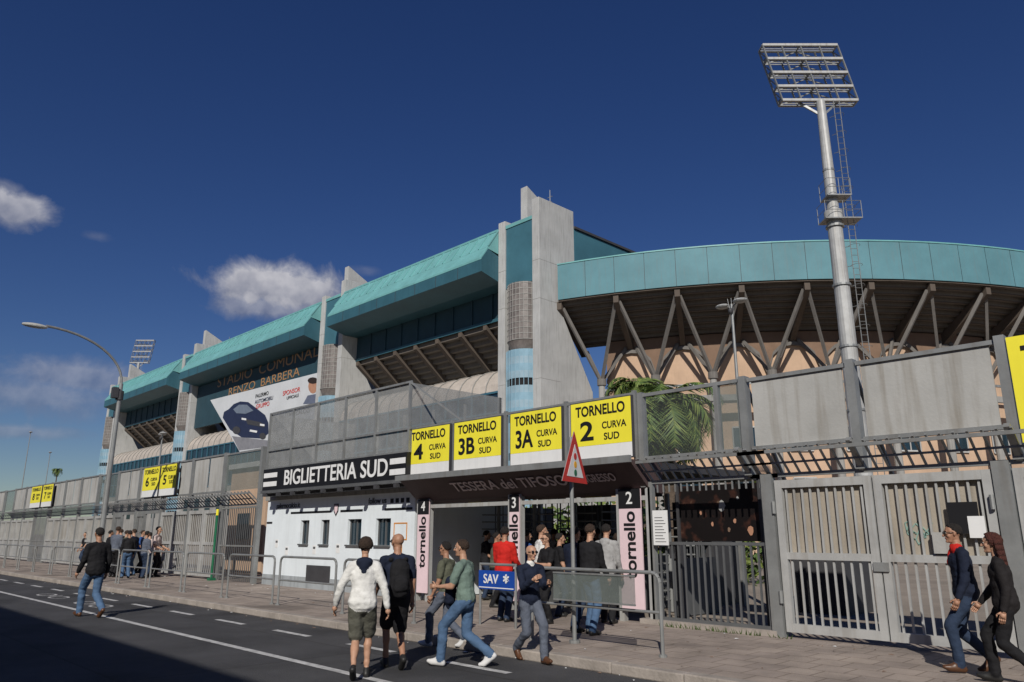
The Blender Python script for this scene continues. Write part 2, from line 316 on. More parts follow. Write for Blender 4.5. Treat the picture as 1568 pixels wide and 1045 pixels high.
    for wr,fd,s in hands:
        ins=V((-s,0,0)); ins=(ins-fd*ins.dot(fd)).normalized(); acr=fd.cross(ins).normalized()
        if acr.y<0: acr=-acr
        for j,o in enumerate((-.027,-.009,.009,.027)):
            kn=wr+fd*.085+acr*o; b.tube(wr+acr*o*.6,kn,.013,.0125,skn,7)
            ln=(.062,.074,.080,.068)[j]; d1=(fd*.93+ins*.35).normalized(); d2=(fd*.6+ins*.8).normalized(); m1=kn+d1*ln*.5; m2_=m1+d2*ln*.5
            b.tube(kn,m1,.0095,.009,skn,6); b.tube(m1,m2_,.009,.007,skn,6)
        b.sphere(wr+fd*.045,(.036,.036,.036),skn,8,6)
        t0=wr+fd*.02+acr*.025; t1=t0+(fd*.6+acr*.7).normalized()*.045; t2=t1+(fd*.9+ins*.4).normalized()*.035
        b.tube(t0,t1,.013,.0105,skn,6); b.tube(t1,t2,.0105,.008,skn,6)
    o=b.build('hands',root,smooth=True); o.matrix_world=T
    HT=T@Matrix.Translation(hc)@Matrix.Rotation(headyaw,4,'Z')@Matrix.Rotation(-pitch,4,'X')
    hp=[]
    def hcap(p,q,r0,r1,mat,ws=1,ds=1,sd=side): hp.append((p,q,r0,r1,sd,ws,ds,mat))
    hcap((0,-.022,.035),(0,.012,.035),.083,.078,skn,.94,1.0); hcap((0,.03,-.02),(0,.04,-.075),.062,.038,skn,.98,1.0); hcap((0,-.02,-.06),(0,0,0),.05,.07,skn)
    hcap((0,.088,.015),(0,.108,-.022),.010,.016,skn); hcap((-.028,.078,.032),(.028,.078,.032),.014,.014,skn)
    for s in (-1,1): hcap((s*.079,-.005,.015),(s*.077,0,-.02),.018,.011,skn,.5,1.0); hcap((s*.036,.058,-.02),(s*.036,.055,-.03),.024,.02,skn)
    hcap((-.014,.083,-.053),(.014,.083,-.053),.0095,.0095,lipm); hcap((0,.072,-.088),(0,.072,-.09),.018,.018,skn)
    remesh(hp,.0075,'head',HT,root,smooth=2)
    b=MB()
    for s in (-1,1):
        b.sphere((s*.031,.083,.012),(.0115,.007,.008),eyew,8,6); b.sphere((s*.031,.0885,.012),(.0055,.003,.0055),eye,8,6)
        b.bar((s*.015,.094,.034),(s*.048,.083,.036),.008,.007,hairm[hair])
        if glasses:
            b.sphere((s*.033,.097,.012),(.027,.007,.019),lens,12,6); b.bar((s*.06,.09,.016),(s*.084,-.01,.018),.004,.006,lens)
    if glasses: b.bar((-.01,.102,.016),(.01,.102,.016),.004,.004,lens)
    o=b.build('face',root,smooth=True); o.matrix_world=HT
    sd_=random.random()*50
    if style!='bald':
        def fn(d):
            nn=noise.noise(V((d.x*3+sd_,d.y*3,d.z*3)))*.05+noise.noise(V((d.x*8+sd_,d.y*8,d.z*8)))*.05+noise.noise(V((d.x*18+sd_,d.y*18,d.z*18)))*.04
            line=-.62 if d.y<-.35 else (-.62+(d.y+.35)/.45*.50 if d.y<.1 else -.12+.95*min(1,(d.y-.1)/.75))
            if style in('bob','long'): line=-.75 if d.y<.15 else -.75+1.5*min(1,(d.y-.15)/.6)
            kz=1.07 if style=='short' else 1.22
            if style=='short': kz+=.05*max(0,d.z)
            t=max(0,min(1,(d.z-line+nn*2)/.22)); f=.84+(kz-.84+nn)*t
            return V((d.x*.080*f,d.y*.098*f-.012,d.z*.086*f+.036))
        b=MB(); b.sphere((0,0,0),None,hairm[hair],40,30,fn)
        if style=='long':
            for i in range(16):
                a=math.pi+(i/15-.5)*2.5; px=math.sin(a-math.pi)*.085; py=-.02-.075*math.cos(a-math.pi)
                p0=V((px,py,.05)); 
                for k_ in range(5):
                    p1=p0+V((random.uniform(-.008,.012)+px*.06,-.008,-.065)); b.tube(p0,p1,.026-.002*k_,.025-.003*k_,hairm[hair],7); p0=p1
        o=b.build('hair',root,smooth=True); o.matrix_world=HT
    elif hair=='grey':
        def fn(d):
            f=1.03 if (d.z>-.5 and d.z<.05 and d.y<-.05) else .8
            return V((d.x*.081*f,d.y*.100*f-.010,d.z*.087*f+.03))
        b=MB(); b.sphere((0,0,0),None,hairm[hair],24,16,fn); o=b.build('hair',root,smooth=True); o.matrix_world=HT
    return root
def place(name,u,vf,vt,z0,heading,**k):
    x,y=onZ(u,vf,z0); f=cF.dot(Vector((x,y,0))); d=ray(u,vt); H=CH+d.z*f/d.dot(cF)-z0
    H=max(1.5,min(1.92,H)); return person(name,x,y,z0,heading,H=H,**k)
place('walking_man',137,946,804,0,(-.98,-.1),top='black',bottom='jeans',Ls=.33,front='L',jacket=True,armL=(.15,.15,.5),armR=(-.1,.2,.6),hair='black',sk=1,shoes=shoe_b,pitch=-.1)
place('walking_woman',550,1042,822,0,(-.80,.60),top='white',bottom='khaki',leg='shorts',Ls=.16,front='R',woman=True,hood='navy',style='bob',hair='brown',armL=(.05,.5,.35),armR=(-.15,.4,.3),jacket=True,sk=0)
place('walking_man',603,1026,815,0,(-.75,.35),top='navy',bottom='black',leg='shorts',sleeve='short',Ls=.20,front='L',pack='black',style='bald',hair='black',glasses=True,shoes=shoe_k,sk=1,headyaw=.4,armL=(.3,.15,.5),armR=(-.1,.12,.3))
place('walking_man',683,992,826,.02,(-.95,-.35),top='olive',bottom='grey',sleeve='short',Ls=.30,front='L',hair='black',sk=1,glasses=True,shoes=shoe_w,armL=(.1,.1,.4),armR=(.2,.1,.5))
place('walking_man',712,1022,820,0,(-.93,-.45),top='sage',bottom='jeans',sleeve='short',Ls=.34,front='L',hair='brown',sk=0,shoes=shoe_w,armL=(.35,.12,1.2),armR=(-.1,.12,1.35),lean=.07,bag='navy')
place('elderly_man',812,1014,833,.0,(.75,-.25),top='navy',bottom='grey',Ls=.31,front='L',hair='grey',style='bald',sk=0,collar='white',glasses=True,shoes=shoe_b,armL=(.35,.05,1.5),armR=(.45,.05,1.6),headyaw=.1)
place('man_in_red_jacket',771,952,806,.12,(-.3,.9),top='red',bottom='jeansd',Ls=.06,hair='black',jacket=True,sk=1,armL=(.25,.1,1.0),armR=(.2,.15,.8))
place('standing_man',827,950,803,.12,(.5,.8),top='white',bottom='jeansd',Ls=.05,hair='brown',sleeve='short')
place('standing_man',841,955,818,.12,(-.2,-.9),top='black',bottom='black',Ls=.05,hair='brown',glasses=True,sleeve='short',armL=(.4,.1,1.3),armR=(.3,.1,1.3))
place('standing_man',880,968,806,.12,(.1,.95),top='navy',bottom='jeansd',Ls=.08,hair='black',jacket=True,armL=(.2,.1,.8),armR=(.2,.1,.7),sk=1)
place('standing_man',905,972,802,.12,(-.1,.95),top='black',bottom='jeans',Ls=.10,hair='brown',jacket=True,armL=(.1,.1,.3),armR=(.2,.1,.4))
place('standing_man',931,955,802,.12,(-.3,.95),top='ltgrey',bottom='black',Ls=.06,hair='black',hood='ltgrey',jacket=True,armL=(.1,.12,.4),armR=(.1,.12,.4))
place('standing_woman',948,945,830,.12,(.3,.9),top='black',bottom='black',Ls=.05,woman=True,hair='brown',style='bob',pack='black')
place('standing_man',862,925,812,.12,(.0,.95),top='black',bottom='black',Ls=.06,hair='black')
place('standing_man',805,930,812,.12,(.3,.95),top='blue',bottom='jeansd',Ls=.05,hair='brown',jacket=True)
place('walking_man',1497,1031,801,.12,(-.85,-.52),top='navy',bottom='jeansd',Ls=.20,front='L',hair='black',jacket=True,scarf='red',glasses=True,sk=1,shoes=shoe_b,armL=(.1,.1,.35),armR=(-.1,.12,.3))
place('walking_woman',1560,1050,858,.12,(-.8,-.2),top='leather',bottom='black',Ls=.22,front='R',woman=True,hair='red',style='long',jacket=True,armL=(-.15,.1,.4),armR=(.3,.15,.4))
q=[(126,868,815,'black','jeansd'),(171,884,806,'grey','black'),(179,876,810,'black','black'),(185,880,812,'olive','jeansd'),(191,886,812,'black','jeans'),(199,882,810,'navy','jeans'),(210,878,812,'blue','black'),(216,886,813,'grey','jeansd'),(223,882,815,'pinkw','jeansd'),(233,884,806,'pinkw','black'),(241,876,814,'grey','black'),(249,878,812,'black','jeansd'),(160,878,812,'black','black'),(266,874,820,'black','black'),(205,872,814,'white','black'),
   (742,918,812,'black','jeansd'),(757,930,815,'olive','black'),(792,922,812,'grey','black'),(818,916,818,'black','black'),(848,920,810,'ltgrey','jeansd'),(872,914,815,'blue','black'),(893,922,812,'black','jeansd'),(917,925,808,'navy','black'),(938,916,818,'white','jeansd'),(856,944,816,'black','jeansd')]
for i,(u,vf,vt,t_,b_) in enumerate(q):
    hd_=(random.uniform(-1,.6),random.uniform(-.4,1)) if i<15 else (random.uniform(-.7,.7),random.uniform(.3,1))
    place('queueing_person' ,u,vf,vt,.12,hd_,top=t_,bottom=b_,Ls=.05,hair=random.choice(['black','brown']),sleeve='long' if i%3 else 'short',armL=(.2,.1,random.uniform(.1,1.2)),armR=(.1,.1,random.uniform(.1,1)),sk=i%3)

# ---------------------------------------------------------------- ground, road, pavement
b=MB(); b.poly([(-2500,-2500,0),(2500,-2500,0),(2500,2500,0),(-2500,2500,0)],earth); b.build('ground')
b=MB(); b.poly([(-400,-3,.004),(200,-3,.004),(200,7.5,.004),(-400,7.5,.004)],asphalt); b.build('road')
b=MB(); b.box(-400,200,7.68,11.9,.002,.12,paving); b.build('pavement')
b=MB()
x=-120
while x<12:
    b.box(x+.006,x+.994,7.5+random.uniform(-.006,.006),7.672,.0,.125+random.uniform(-.006,.004),kerb_m); x+=1
b.build('kerb',bevel=.015)
b=MB(); b.box(-400,200,11.95,43,.0,.10,earth); b.build('forecourt')
b=MB(); z=.009
b.poly([(-140,5.24,z),(20,5.24,z),(20,5.36,z),(-140,5.36,z)],roadpaint)
x=-100
while x<10:
    b.poly([(x,6.6,z),(x+1.15,6.6,z),(x+1.15,6.72,z),(x,6.72,z)],roadpaint); x+=2.3
def mark(pts): b.poly([(p[0],p[1],z) for p in pts],roadpaint)
for bx in (-20.6,-24.0):
    for cx in (0,1.15):
        for i in range(14):
            t0=i*2*math.pi/14; t1=t0+2*math.pi/14
            mark([(bx+cx+.42*math.cos(t0),5.95+.24*math.sin(t0)),(bx+cx+.42*math.cos(t1),5.95+.24*math.sin(t1)),(bx+cx+.33*math.cos(t1),5.95+.18*math.sin(t1)),(bx+cx+.33*math.cos(t0),5.95+.18*math.sin(t0))])
    mark([(bx+.43,5.93),(bx+.6,6.2),(bx+.66,6.15),(bx+.48,5.88)])
b.build('road_marking')
b=MB()
for i in range(420):
    x=random.uniform(-30,2); y=random.choice([random.gauss(7.38,.08),random.gauss(10.7,.3),random.uniform(7.8,11)]); z=.013 if y<7.5 else .128
    if 7.48<y<7.7: continue
    a=random.uniform(0,6.3); s=random.uniform(.015,.045); b.poly([(x+s*math.cos(a),y+s*math.sin(a),z),(x-s*.6*math.sin(a),y+s*.6*math.cos(a),z+.008),(x-s*math.cos(a),y-s*math.sin(a),z)],brown if i%3 else white)
b.build('leaf_litter')

# ---------------------------------------------------------------- stadium
st=E('stadium')
def pier(x0,name):
    x1=x0+5.1; b=MB()
    b.prism([(x0,44,0),(x0,44,29.2),(x0,46.9,29.2),(x0,46.9,33.7),(x0,53,30.6),(x0,53,0)],(.85,0,0),concrete)
    b.prism([(x1-.85,44,0),(x1-.85,44,30.2),(x1-.85,48.6,30.2),(x1-.85,48.6,21.5),(x1-.85,46.4,20.8),(x1-.85,50.7,13.7),(x1-.85,51.2,0)],(.85,0,0),concrete)
    for zz in (7,14,20.9,24.4):
        b.box(x1-.86,x1+.012,43.985,46.5,zz,zz+.05,concrete_d); b.box(x0-.012,x0+.862,43.985,46.8,zz,zz+.05,concrete_d)
    b.box(x0+.85,x1-.85,44.15,47,22.7,28.7,teal_box)
    b.box(x0+.85,x1-.85,44.07,44.15,28.4,28.75,teal_roof)
    b.box(x0+.85,x1-.85,44.3,47,28.7,28.9,concrete)
    b.box(x1-.85,x1,48.6,58,24.2,28.5,teal_box); b.box(x1-.9,x1+.15,48.6,58.2,28.5,28.75,darkgrey)
    b.build(name+'_fins',st,bevel=.03)
    b=MB(); cx=(x0+x1)/2; cy=44.9; r=1.58
    b.tube((cx,cy,17.6),(cx,cy,22.7),r,r,GB,28); b.tube((cx,cy,16.7),(cx,cy,17.6),r*.8,r,GB,28)
    zz=16.7; i=0
    while zz>.1:
        h=.62; k=1.06 if i%5!=4 else 1.0
        b.tube((cx,cy,max(zz-h,0)),(cx,cy,zz),r*k,r*k,(ltblue if i%2==0 else STR2) if i%5!=4 else dark,28); zz-=h; i+=1
    for k in range(28):
        a=2*math.pi*k/28
        b.tube((cx+math.cos(a)*(r+.11),cy+math.sin(a)*(r+.11),0),(cx+math.cos(a)*(r+.11),cy+math.sin(a)*(r+.11),16.7),.035,.035,ltblue,4)
        b.tube((cx+math.cos(a)*(r+.01),cy+math.sin(a)*(r+.01),17.6),(cx+math.cos(a)*(r+.01),cy+math.sin(a)*(r+.01),22.7),.03,.03,concrete_d,4)
    for zz in np.arange(17.6,22.7,.5): b.tube((cx,cy,zz-.03),(cx,cy,zz+.03),r+.03,r+.03,concrete_d,28)
    b.build(name+'_stair_drum',st,smooth=False)
GB=M('glass_block',(.17,.15,.14),.35,scale=2,var=.4,bump=.2); STR2=M('pale_stripe',(.25,.36,.43),.6,scale=.8)
PX=[-46.7,-77.6,-119.8,-154.9]
for i,p in enumerate(PX): pier(p,'pier_%d'%(i+1))
def bay(xa,xb,idx):
    b=MB(); W=xb-xa
    b.prism([(xa,44,28.5),(xa,42.75,26.65),(xa,42.75,26.4),(xa,44,26.0)],(W,0,0),teal_roof)
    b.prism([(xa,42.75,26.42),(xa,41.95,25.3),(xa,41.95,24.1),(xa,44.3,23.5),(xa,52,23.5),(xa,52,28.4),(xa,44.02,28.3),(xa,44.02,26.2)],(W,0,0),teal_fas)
    b.prism([(xa+.02,41.93,25.42),(xa+.02,41.93,25.22),(xa+.02,42.7,26.36),(xa+.02,42.7,26.56)],(W-.04,0,0),teal_roof)
    n=int(W/1.25)
    for i in range(n+1):
        x=xa+i*W/n; b.bar((x,44.0,28.54),(x,42.73,26.68),.09,.1,teal_roof)
    b.box(xa,xb,43.9,44.5,28.42,28.62,teal_roof)
    n=int(W/3.1)
    for i in range(1,n):
        x=xa+i*W/n; b.box(x-.02,x+.02,41.93,41.96,24.12,25.2,darkgrey)
    b.build('roof_bay_%d'%idx,st)
    b=MB()
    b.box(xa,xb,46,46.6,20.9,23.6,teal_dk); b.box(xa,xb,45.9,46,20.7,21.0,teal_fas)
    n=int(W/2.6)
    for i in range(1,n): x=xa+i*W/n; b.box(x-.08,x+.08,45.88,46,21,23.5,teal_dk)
    ns=7
    for k in range(ns):
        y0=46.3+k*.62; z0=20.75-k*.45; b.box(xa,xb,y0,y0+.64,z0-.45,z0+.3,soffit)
    n=int(W/3.4)
    for i in range(n+1):
        x=xa+.3+i*(W-.6)/n
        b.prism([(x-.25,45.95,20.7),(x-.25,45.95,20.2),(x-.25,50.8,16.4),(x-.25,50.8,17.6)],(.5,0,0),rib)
    b.box(xa,xb,50.6,51,10,18,rib)
    b.build('terrace_underside_%d'%idx,st)
    b=MB(); prev=None
    for k in range(7):
        a=math.pi/2*k/6; y=47.6-3.3*math.sin(a); z=13.7+2.6*math.cos(a)
        if prev: b.poly([(xa,prev[0],prev[1]),(xb,prev[0],prev[1]),(xb,y,z),(xa,y,z)],CAN)
        prev=(y,z)
    n=int(W/1.8)
    for i in range(n+1):
        x=xa+i*W/n; pr=None
        for k in range(7):
            a=math.pi/2*k/6; q=(x,47.6-3.35*math.sin(a),13.72+2.63*math.cos(a))
            if pr: b.bar(pr,q,.1,.06,concrete_d)
            pr=q
    b.box(xa,xb,47.6,50.6,16.2,16.4,concrete)
    b.box(xa,xb,44.35,44.6,8,13.7,glass)
    for z in (8,9.9,11.8,13.6): b.box(xa,xb,44.22,44.34,z-.09,z+.09,glassframe)
    for i in range(n+1): x=xa+i*W/n; b.box(x-.07,x+.07,44.2,44.33,8,13.6,glassframe)
    b.box(xa,xb,44.3,45,0,7.9,concrete_d)
    for i in range(n//2): x=xa+1+i*2*W/n; b.box(x,x+1.6,44.24,44.29,4,6.4,glass)
    b.build('glazed_gallery_%d'%idx,st)
CAN=M('gallery_canopy',(.46,.41,.36),.6,scale=1,streak=.2)
bay(PX[1]+5.1,PX[0],1); bay(PX[2]+5.1,PX[1],2); bay(PX[3]+5.1,PX[2],3)
b=MB(); b.box(PX[2]+5.2,PX[1]-.05,44.9,45.2,17,23.4,teal_dk); b.build('name_board',st)
text('STADIO  COMUNALE',st,(*[onY(407,561,44.8)[0]],44.86,onY(407,561,44.8)[1]-0.2),2.1,gold,fit=30,bold=.0,name='stadium_name')
text('RENZO  BARBERA',st,(onY(400,583,44.8)[0],44.86,onY(400,583,44.8)[1]-.3),1.6,gold,fit=20,bold=.0,name='stadium_name_2')
YB=44.12
def PB(u,v,Y=YB): x,z=onY(u,v,Y); return (x,Y,z)
ad=E('advertising_banner'); BW=M('banner_vinyl',(.58,.60,.62),.5,var=.12,streak=.1,scale=.2,bump=0)
b=MB(); b.prism([PB(322,613),PB(368,694),PB(486,668),PB(487,571)],(0,.08,0),BW)
cp=[PB(*q,YB-.02) for q in ((341,640),(343,631),(350,627),(358,619),(368,615),(380,616),(392,625),(406,636),(411,648),(411,664),(402,672),(370,670),(352,658))]
CARB=M('dark_blue_print',(.02,.025,.06),.4,bump=0); b.poly(cp,CARB)
b.poly([PB(*q,YB-.04) for q in ((357,627),(366,620),(378,620),(388,629),(376,634),(362,633))],M('car_window_print',(.16,.19,.24),.3,bump=0))
b.poly([PB(*q,YB-.05) for q in ((376,642),(400,647),(405,655),(379,650))],darkgrey)
for (u,v,r) in ((362,659,6),(402,668,5)):
    b.poly([PB(u+r*math.cos(a*math.pi/6),v+r*math.sin(a*math.pi/6),YB-.05) for a in range(12)],darkgrey)
for (uu,vv) in ((374,641),(402,650)): b.poly([PB(uu-4,vv-1,YB-.06),PB(uu+3,vv,YB-.06),PB(uu+3,vv+3,YB-.06),PB(uu-4,vv+2,YB-.06)],white)
b.poly([PB(383,658,YB-.06),PB(394,660,YB-.06),PB(393,663,YB-.06),PB(382,661,YB-.06)],white)
b.poly([PB(*q,YB-.015) for q in ((355,668),(420,676),(430,682),(366,690))],M('banner_ground_print',(.22,.22,.24),.5,bump=0))
SK=M('skin_print',(.42,.22,.14),.6,bump=0)
b.poly([PB(479+7*math.cos(a*math.pi/6),592+11*math.sin(a*math.pi/6),YB-.02) for a in range(12)],SK)
b.poly([PB(479+8*math.cos(a*math.pi/6),583+5*math.sin(a*math.pi/6),YB-.035) for a in range(12)],M('hair_print',(.03,.02,.015),.6,bump=0))
b.poly([PB(464,619,YB-.03),PB(471,606,YB-.03),PB(486,603,YB-.03),PB(486,618,YB-.03)],M('shirt_print',(.12,.14,.2),.6,bump=0))
b.poly([PB(415,637,YB-.02),PB(470,621,YB-.02),PB(486,619,YB-.02),PB(486,640,YB-.02),PB(418,662,YB-.02)],M('grey_print',(.30,.33,.38),.6,bump=0))
b.build('banner_sheet',ad)
for (s,u,v,z,m) in (('AUTOMOBILI',404,613,.7,CARB),('PALERMO',401,605,.7,black),('SPONSOR',446,600,.8,red),('UFFICIALE',448,608,.55,black),('GRUPPO',402,621,.8,red),('PALERMO CALCIO',450,634,.75,black)):
    p=PB(u,v,YB-.03); text(s,ad,p,z,m,sx=1.2,bold=.01)
CC=Vector((-57.3,94)); RO=50.6
def CP(r,a,z): return (CC.x+r*math.cos(a),CC.y+r*math.sin(a),z)
A0=math.radians(-71.6); DA=math.radians(5.75); NB=20
b=MB()
pan=DA/2
for i in range(NB*2):
    a=A0+i*pan; g=.018/RO
    sub=2
    for s in range(sub):
        a1=a+(pan*s/sub)+(g if s==0 else 0); a2=a+pan*(s+1)/sub-(g if s==sub-1 else 0)
        b.add([CP(RO,a1,21.1),CP(RO,a2,21.1),CP(RO,a2,24.3),CP(RO,a1,24.3),CP(RO-.15,a1,21.1),CP(RO-.15,a2,21.1),CP(RO-.15,a2,24.3),CP(RO-.15,a1,24.3)],[(0,1,2,3),(3,2,6,7),(0,4,5,1)],teal_band)
    a1=a;a2=a+pan
    b.add([CP(RO-.04,a1,21.15),CP(RO-.04,a2,21.15),CP(RO-.04,a2,24.28),CP(RO-.04,a1,24.28)],[(0,1,2,3)],darkgrey)
    b.add([CP(RO-.2,a1,20.95),CP(RO-.2,a2,20.95),CP(RO-.2,a2,24.25),CP(RO-.2,a1,24.25)],[(0,1,2,3)],rib)
    b.add([CP(RO+.06,a1,24.25),CP(RO+.06,a2,24.25),CP(RO+.06,a2,24.36),CP(RO+.06,a1,24.36),CP(RO-.5,a1,24.36),CP(RO-.5,a2,24.36)],[(0,1,2,3),(3,2,5,4)],teal_roof)
b.build('curved_parapet',st)
b=MB(); NS=9
for i in range(NB*2):
    a1=A0+i*pan; a2=a1+pan
    for k in range(NS):
        r0=RO-.1-k*.64; r1=r0-.64; z0=21.05-k*.33; z1=z0-.33
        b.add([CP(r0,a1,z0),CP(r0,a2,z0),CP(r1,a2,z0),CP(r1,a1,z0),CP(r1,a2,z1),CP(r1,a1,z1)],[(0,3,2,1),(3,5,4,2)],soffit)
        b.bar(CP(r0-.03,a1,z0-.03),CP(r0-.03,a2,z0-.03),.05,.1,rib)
b.build('terrace_soffit',st)
b=MB()
for i in range(NB+1):
    a=A0+i*DA
    da=.22/RO
    P=[CP(RO-.25,a-da,21.0),CP(RO-.25,a-da,20.3),CP(44.9,a-da*1.1,17.2),CP(44.9,a-da*1.1,18.2)]
    Q=[CP(RO-.25,a+da,21.0),CP(RO-.25,a+da,20.3),CP(44.9,a+da*1.1,17.2),CP(44.9,a+da*1.1,18.2)]
    b.add(P+Q,[(0,1,2,3),(7,6,5,4),(0,4,5,1),(1,5,6,2),(2,6,7,3),(3,7,4,0)],rib)
    am=a+DA*.5; base=CP(46.8,am,14.3)
    b.bar(base,CP(RO-.7,a+.003,20.5),.22,.28,strut_m); b.bar(base,CP(RO-.7,a+DA-.003,20.5),.22,.28,strut_m)
    b.bar(CP(46.8,am,14.3),CP(45.2,a+.01,17.6),.2,.25,strut_m); b.bar(CP(46.8,am,14.3),CP(45.2,a+DA-.01,17.6),.2,.25,strut_m)
    b.tube(CP(46.8,am,0),CP(46.8,am,14.5),.34,.28,concrete_d,12); b.tube(CP(46.8,am,14.05),CP(46.8,am,14.6),.4,.4,strut_m,12)
b.build('ribs_and_v_struts',st)
b=MB()
for i in range(NB+1):
    a=A0+i*DA+DA*.5
    b.bar(CP(46.8,a,13.6),CP(46.8,a+DA,13.6),.16,.2,steel)
    b.bar(CP(47.0,a,12.4),CP(47.0,a+DA,12.4),.3,.5,concrete_d)
b.build('ring_rail',st)
b=MB()
for i in range(NB):
    a=A0+i*DA+DA*.5; n=8
    for k in range(n):
        a1=a+DA*k/n;a2=a+DA*(k+1)/n
        b.add([CP(45,a1,0),CP(45,a2,0),CP(45,a2,18.3),CP(45,a1,18.3)],[(0,1,2,3)],peach)
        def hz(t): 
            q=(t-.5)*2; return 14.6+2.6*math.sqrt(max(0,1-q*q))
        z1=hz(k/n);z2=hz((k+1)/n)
        b.add([CP(45.12,a1,z1),CP(45.12,a2,z2),CP(45.12,a2,18.3),CP(45.12,a1,18.3)],[(0,1,2,3)],brown)  # arched shadows at the wall top, built as dark brown panels
        b.add([CP(45.3,a1,z1-.12),CP(45.3,a2,z2-.12),CP(45.3,a2,z2+.18),CP(45.3,a1,z1+.18),CP(45,a1,z1-.12),CP(45,a2,z2-.12)],[(0,1,2,3),(0,4,5,1)],strut_m)
    a1=a+DA*.3;a2=a+DA*.7
    for (z0,z1) in ((8.2,10.2),(3.8,6)):
        b.add([CP(45.06,a1,z0),CP(45.06,a2,z0),CP(45.06,a2,z1),CP(45.06,a1,z1)],[(0,1,2,3)],glass)
        for z_ in (z0,z1): b.bar(CP(45.1,a1,z_),CP(45.1,a2,z_),.12,.12,concrete)
        for q in (a1,(a1+a2)/2,a2): b.bar(CP(45.1,q,z0),CP(45.1,q,z1),.08,.08,concrete)
b.build('concourse_wall',st)
b=MB(); x,z=onY(842,290,47); b.tube((x,47,29.8),(x,47,32.3),.05,.03,steel); b.bar((x-.3,47,31.6),(x+.3,47,31.6),.04,.04,steel); b.bar((x-.2,47,31.1),(x+.2,47,31.1),.04,.04,steel)
x,z=onY(355,480,48); b.tube((x,48,28),(x,48,31.5),.06,.03,steel); b.build('aerial',st)

# ---------------------------------------------------------------- floodlight towers
def flood(base,ztop,rlow,rup,zj,W,Hh,lean,name='floodlight_tower'):
    root=E(name); bx,by=base; b=MB(); q_=rlow/.5
    b.tube((bx,by,0),(bx,by,zj),rlow*1.1,rlow*.88,steel_l,18); b.tube((bx,by,zj),(bx,by,ztop),rup*1.15,rup*.85,steel_l,16)
    b.tube((bx,by,zj-.2),(bx,by,zj+.25),rlow*1.15,rlow*1.15,steel_l,16)
    for zz in np.arange(4,ztop-1,3.0):
        r=rlow if zz<zj else rup
        b.tube((bx,by,zz),(bx,by,zz+.1),r*1.12,r*1.12,steel,16)
    b.build('mast',root,smooth=False)
    b=MB(); o=cR*(rlow+.2)+cF*(-.15); o2=cR*(rlow+.5)+cF*(-.15)
    P=lambda q,z:(bx+q.x,by+q.y,z)
    for q in (o,o2): b.tube(P(q,2),P(q,ztop),.02,.02,steel,5)
    z_=2
    while z_<ztop: b.tube(P(o,z_),P(o2,z_),.013,.013,steel,4); z_+=.33
    z_=3
    while z_<ztop:
        c=(o+o2)/2; pr=None
        for k in range(9):
            a=math.pi*k/8; q=c+cR*(.26*math.cos(a))-cF*(.35*math.sin(a)); p=P(q,z_)
            if pr: b.tube(pr,p,.011,.011,steel,4)
            pr=p
        b.tube(P(cR*rlow,z_),P(o,z_),.015,.015,steel,4); z_+=1.0
    for (zz,sx) in ((zj-.3,1.15*q_),(zj+.9,.75*q_)):
        b.prism([P(cR*-.7*sx-cF*.7*q_,zz),P(cR*1.3*sx-cF*.7*q_,zz),P(cR*1.3*sx+cF*.5*q_,zz),P(cR*-.7*sx+cF*.5*q_,zz)],(0,0,.06),steel)
        for (i,j) in ((-.7,-.7),(.3,-.7),(1.3,-.7),(1.3,.5),(-.7,.5)):
            b.tube(P(cR*i*sx+cF*j*q_,zz),P(cR*i*sx+cF*j*q_,zz+.9),.018,.018,steel,4)
        for h in (.45,.9):
            for (i,j,k,l) in ((-.7,-.7,1.3,-.7),(1.3,-.7,1.3,.5),(-.7,.5,-.7,-.7)):
                b.tube(P(cR*i*sx+cF*j*q_,zz+h),P(cR*k*sx+cF*l*q_,zz+h),.016,.016,steel,4)
    b.build('ladder_and_platforms',root)
    b=MB(); top=Vector((0,0,Hh))+lean; C_=Vector((bx,by,ztop+.1)); r=cR*(W/2); back=cF*.75*q_
    def FPt(s,t,d=0): return C_+r*s+top*t+back*d
    for d in (0,1):
        for s in (-1,-.5,0,.5,1): b.bar(FPt(s,0,d),FPt(s,1,d),.09*q_,.09*q_,steel)
        for t in (0,1): b.bar(FPt(-1,t,d),FPt(1,t,d),.11*q_,.11*q_,steel)
    for t in np.linspace(0,1,5):
        b.bar(FPt(-1,t,.0),FPt(1,t,.0),.14*q_,.17*q_,steel_l)
        for d in (.3,.6,.9): b.bar(FPt(-1,t,d),FPt(1,t,d),.05,.04,steel)
        for s in (-1,0,1): b.bar(FPt(s,t,0),FPt(s,t,1),.09*q_,.09*q_,steel)
    for k in range(4):
        b.bar(FPt(-1,k/4,1),FPt(-.0,(k+1)/4,1),.05,.05,steel); b.bar(FPt(1,k/4,1),FPt(0,(k+1)/4,1),.05,.05,steel)
        b.bar(FPt(-1,k/4,0),FPt(-1,(k+1)/4,1),.05,.05,steel); b.bar(FPt(1,k/4,0),FPt(1,(k+1)/4,1),.05,.05,steel)
    b.bar(C_-Vector((0,0,1.2*q_)),FPt(-.5,0,.5),.14*q_,.14*q_,steel); b.bar(C_-Vector((0,0,1.2*q_)),FPt(.5,0,.5),.14*q_,.14*q_,steel)
    b.build('lamp_rack',root)
    b=MB(); nx=8
    for t in range(4):
        for i in range(nx):
            s=-1+(i+.5)*2/nx
            if (i*3+t*5)%7 in (2,5): continue
            c=FPt(s,(t+.45)/4,1.15); ax=(cF*.8+Vector((0,0,-.6))).normalized()
            b.tube(c-ax*.1*q_,c+ax*.13*q_,.10*q_,.2*q_,steel,10)
    b.build('projectors',root)
flood((-13.3,35.0),22.9,.38,.25,16.6,3.85,3.0,cR*-.87-cF*.3)
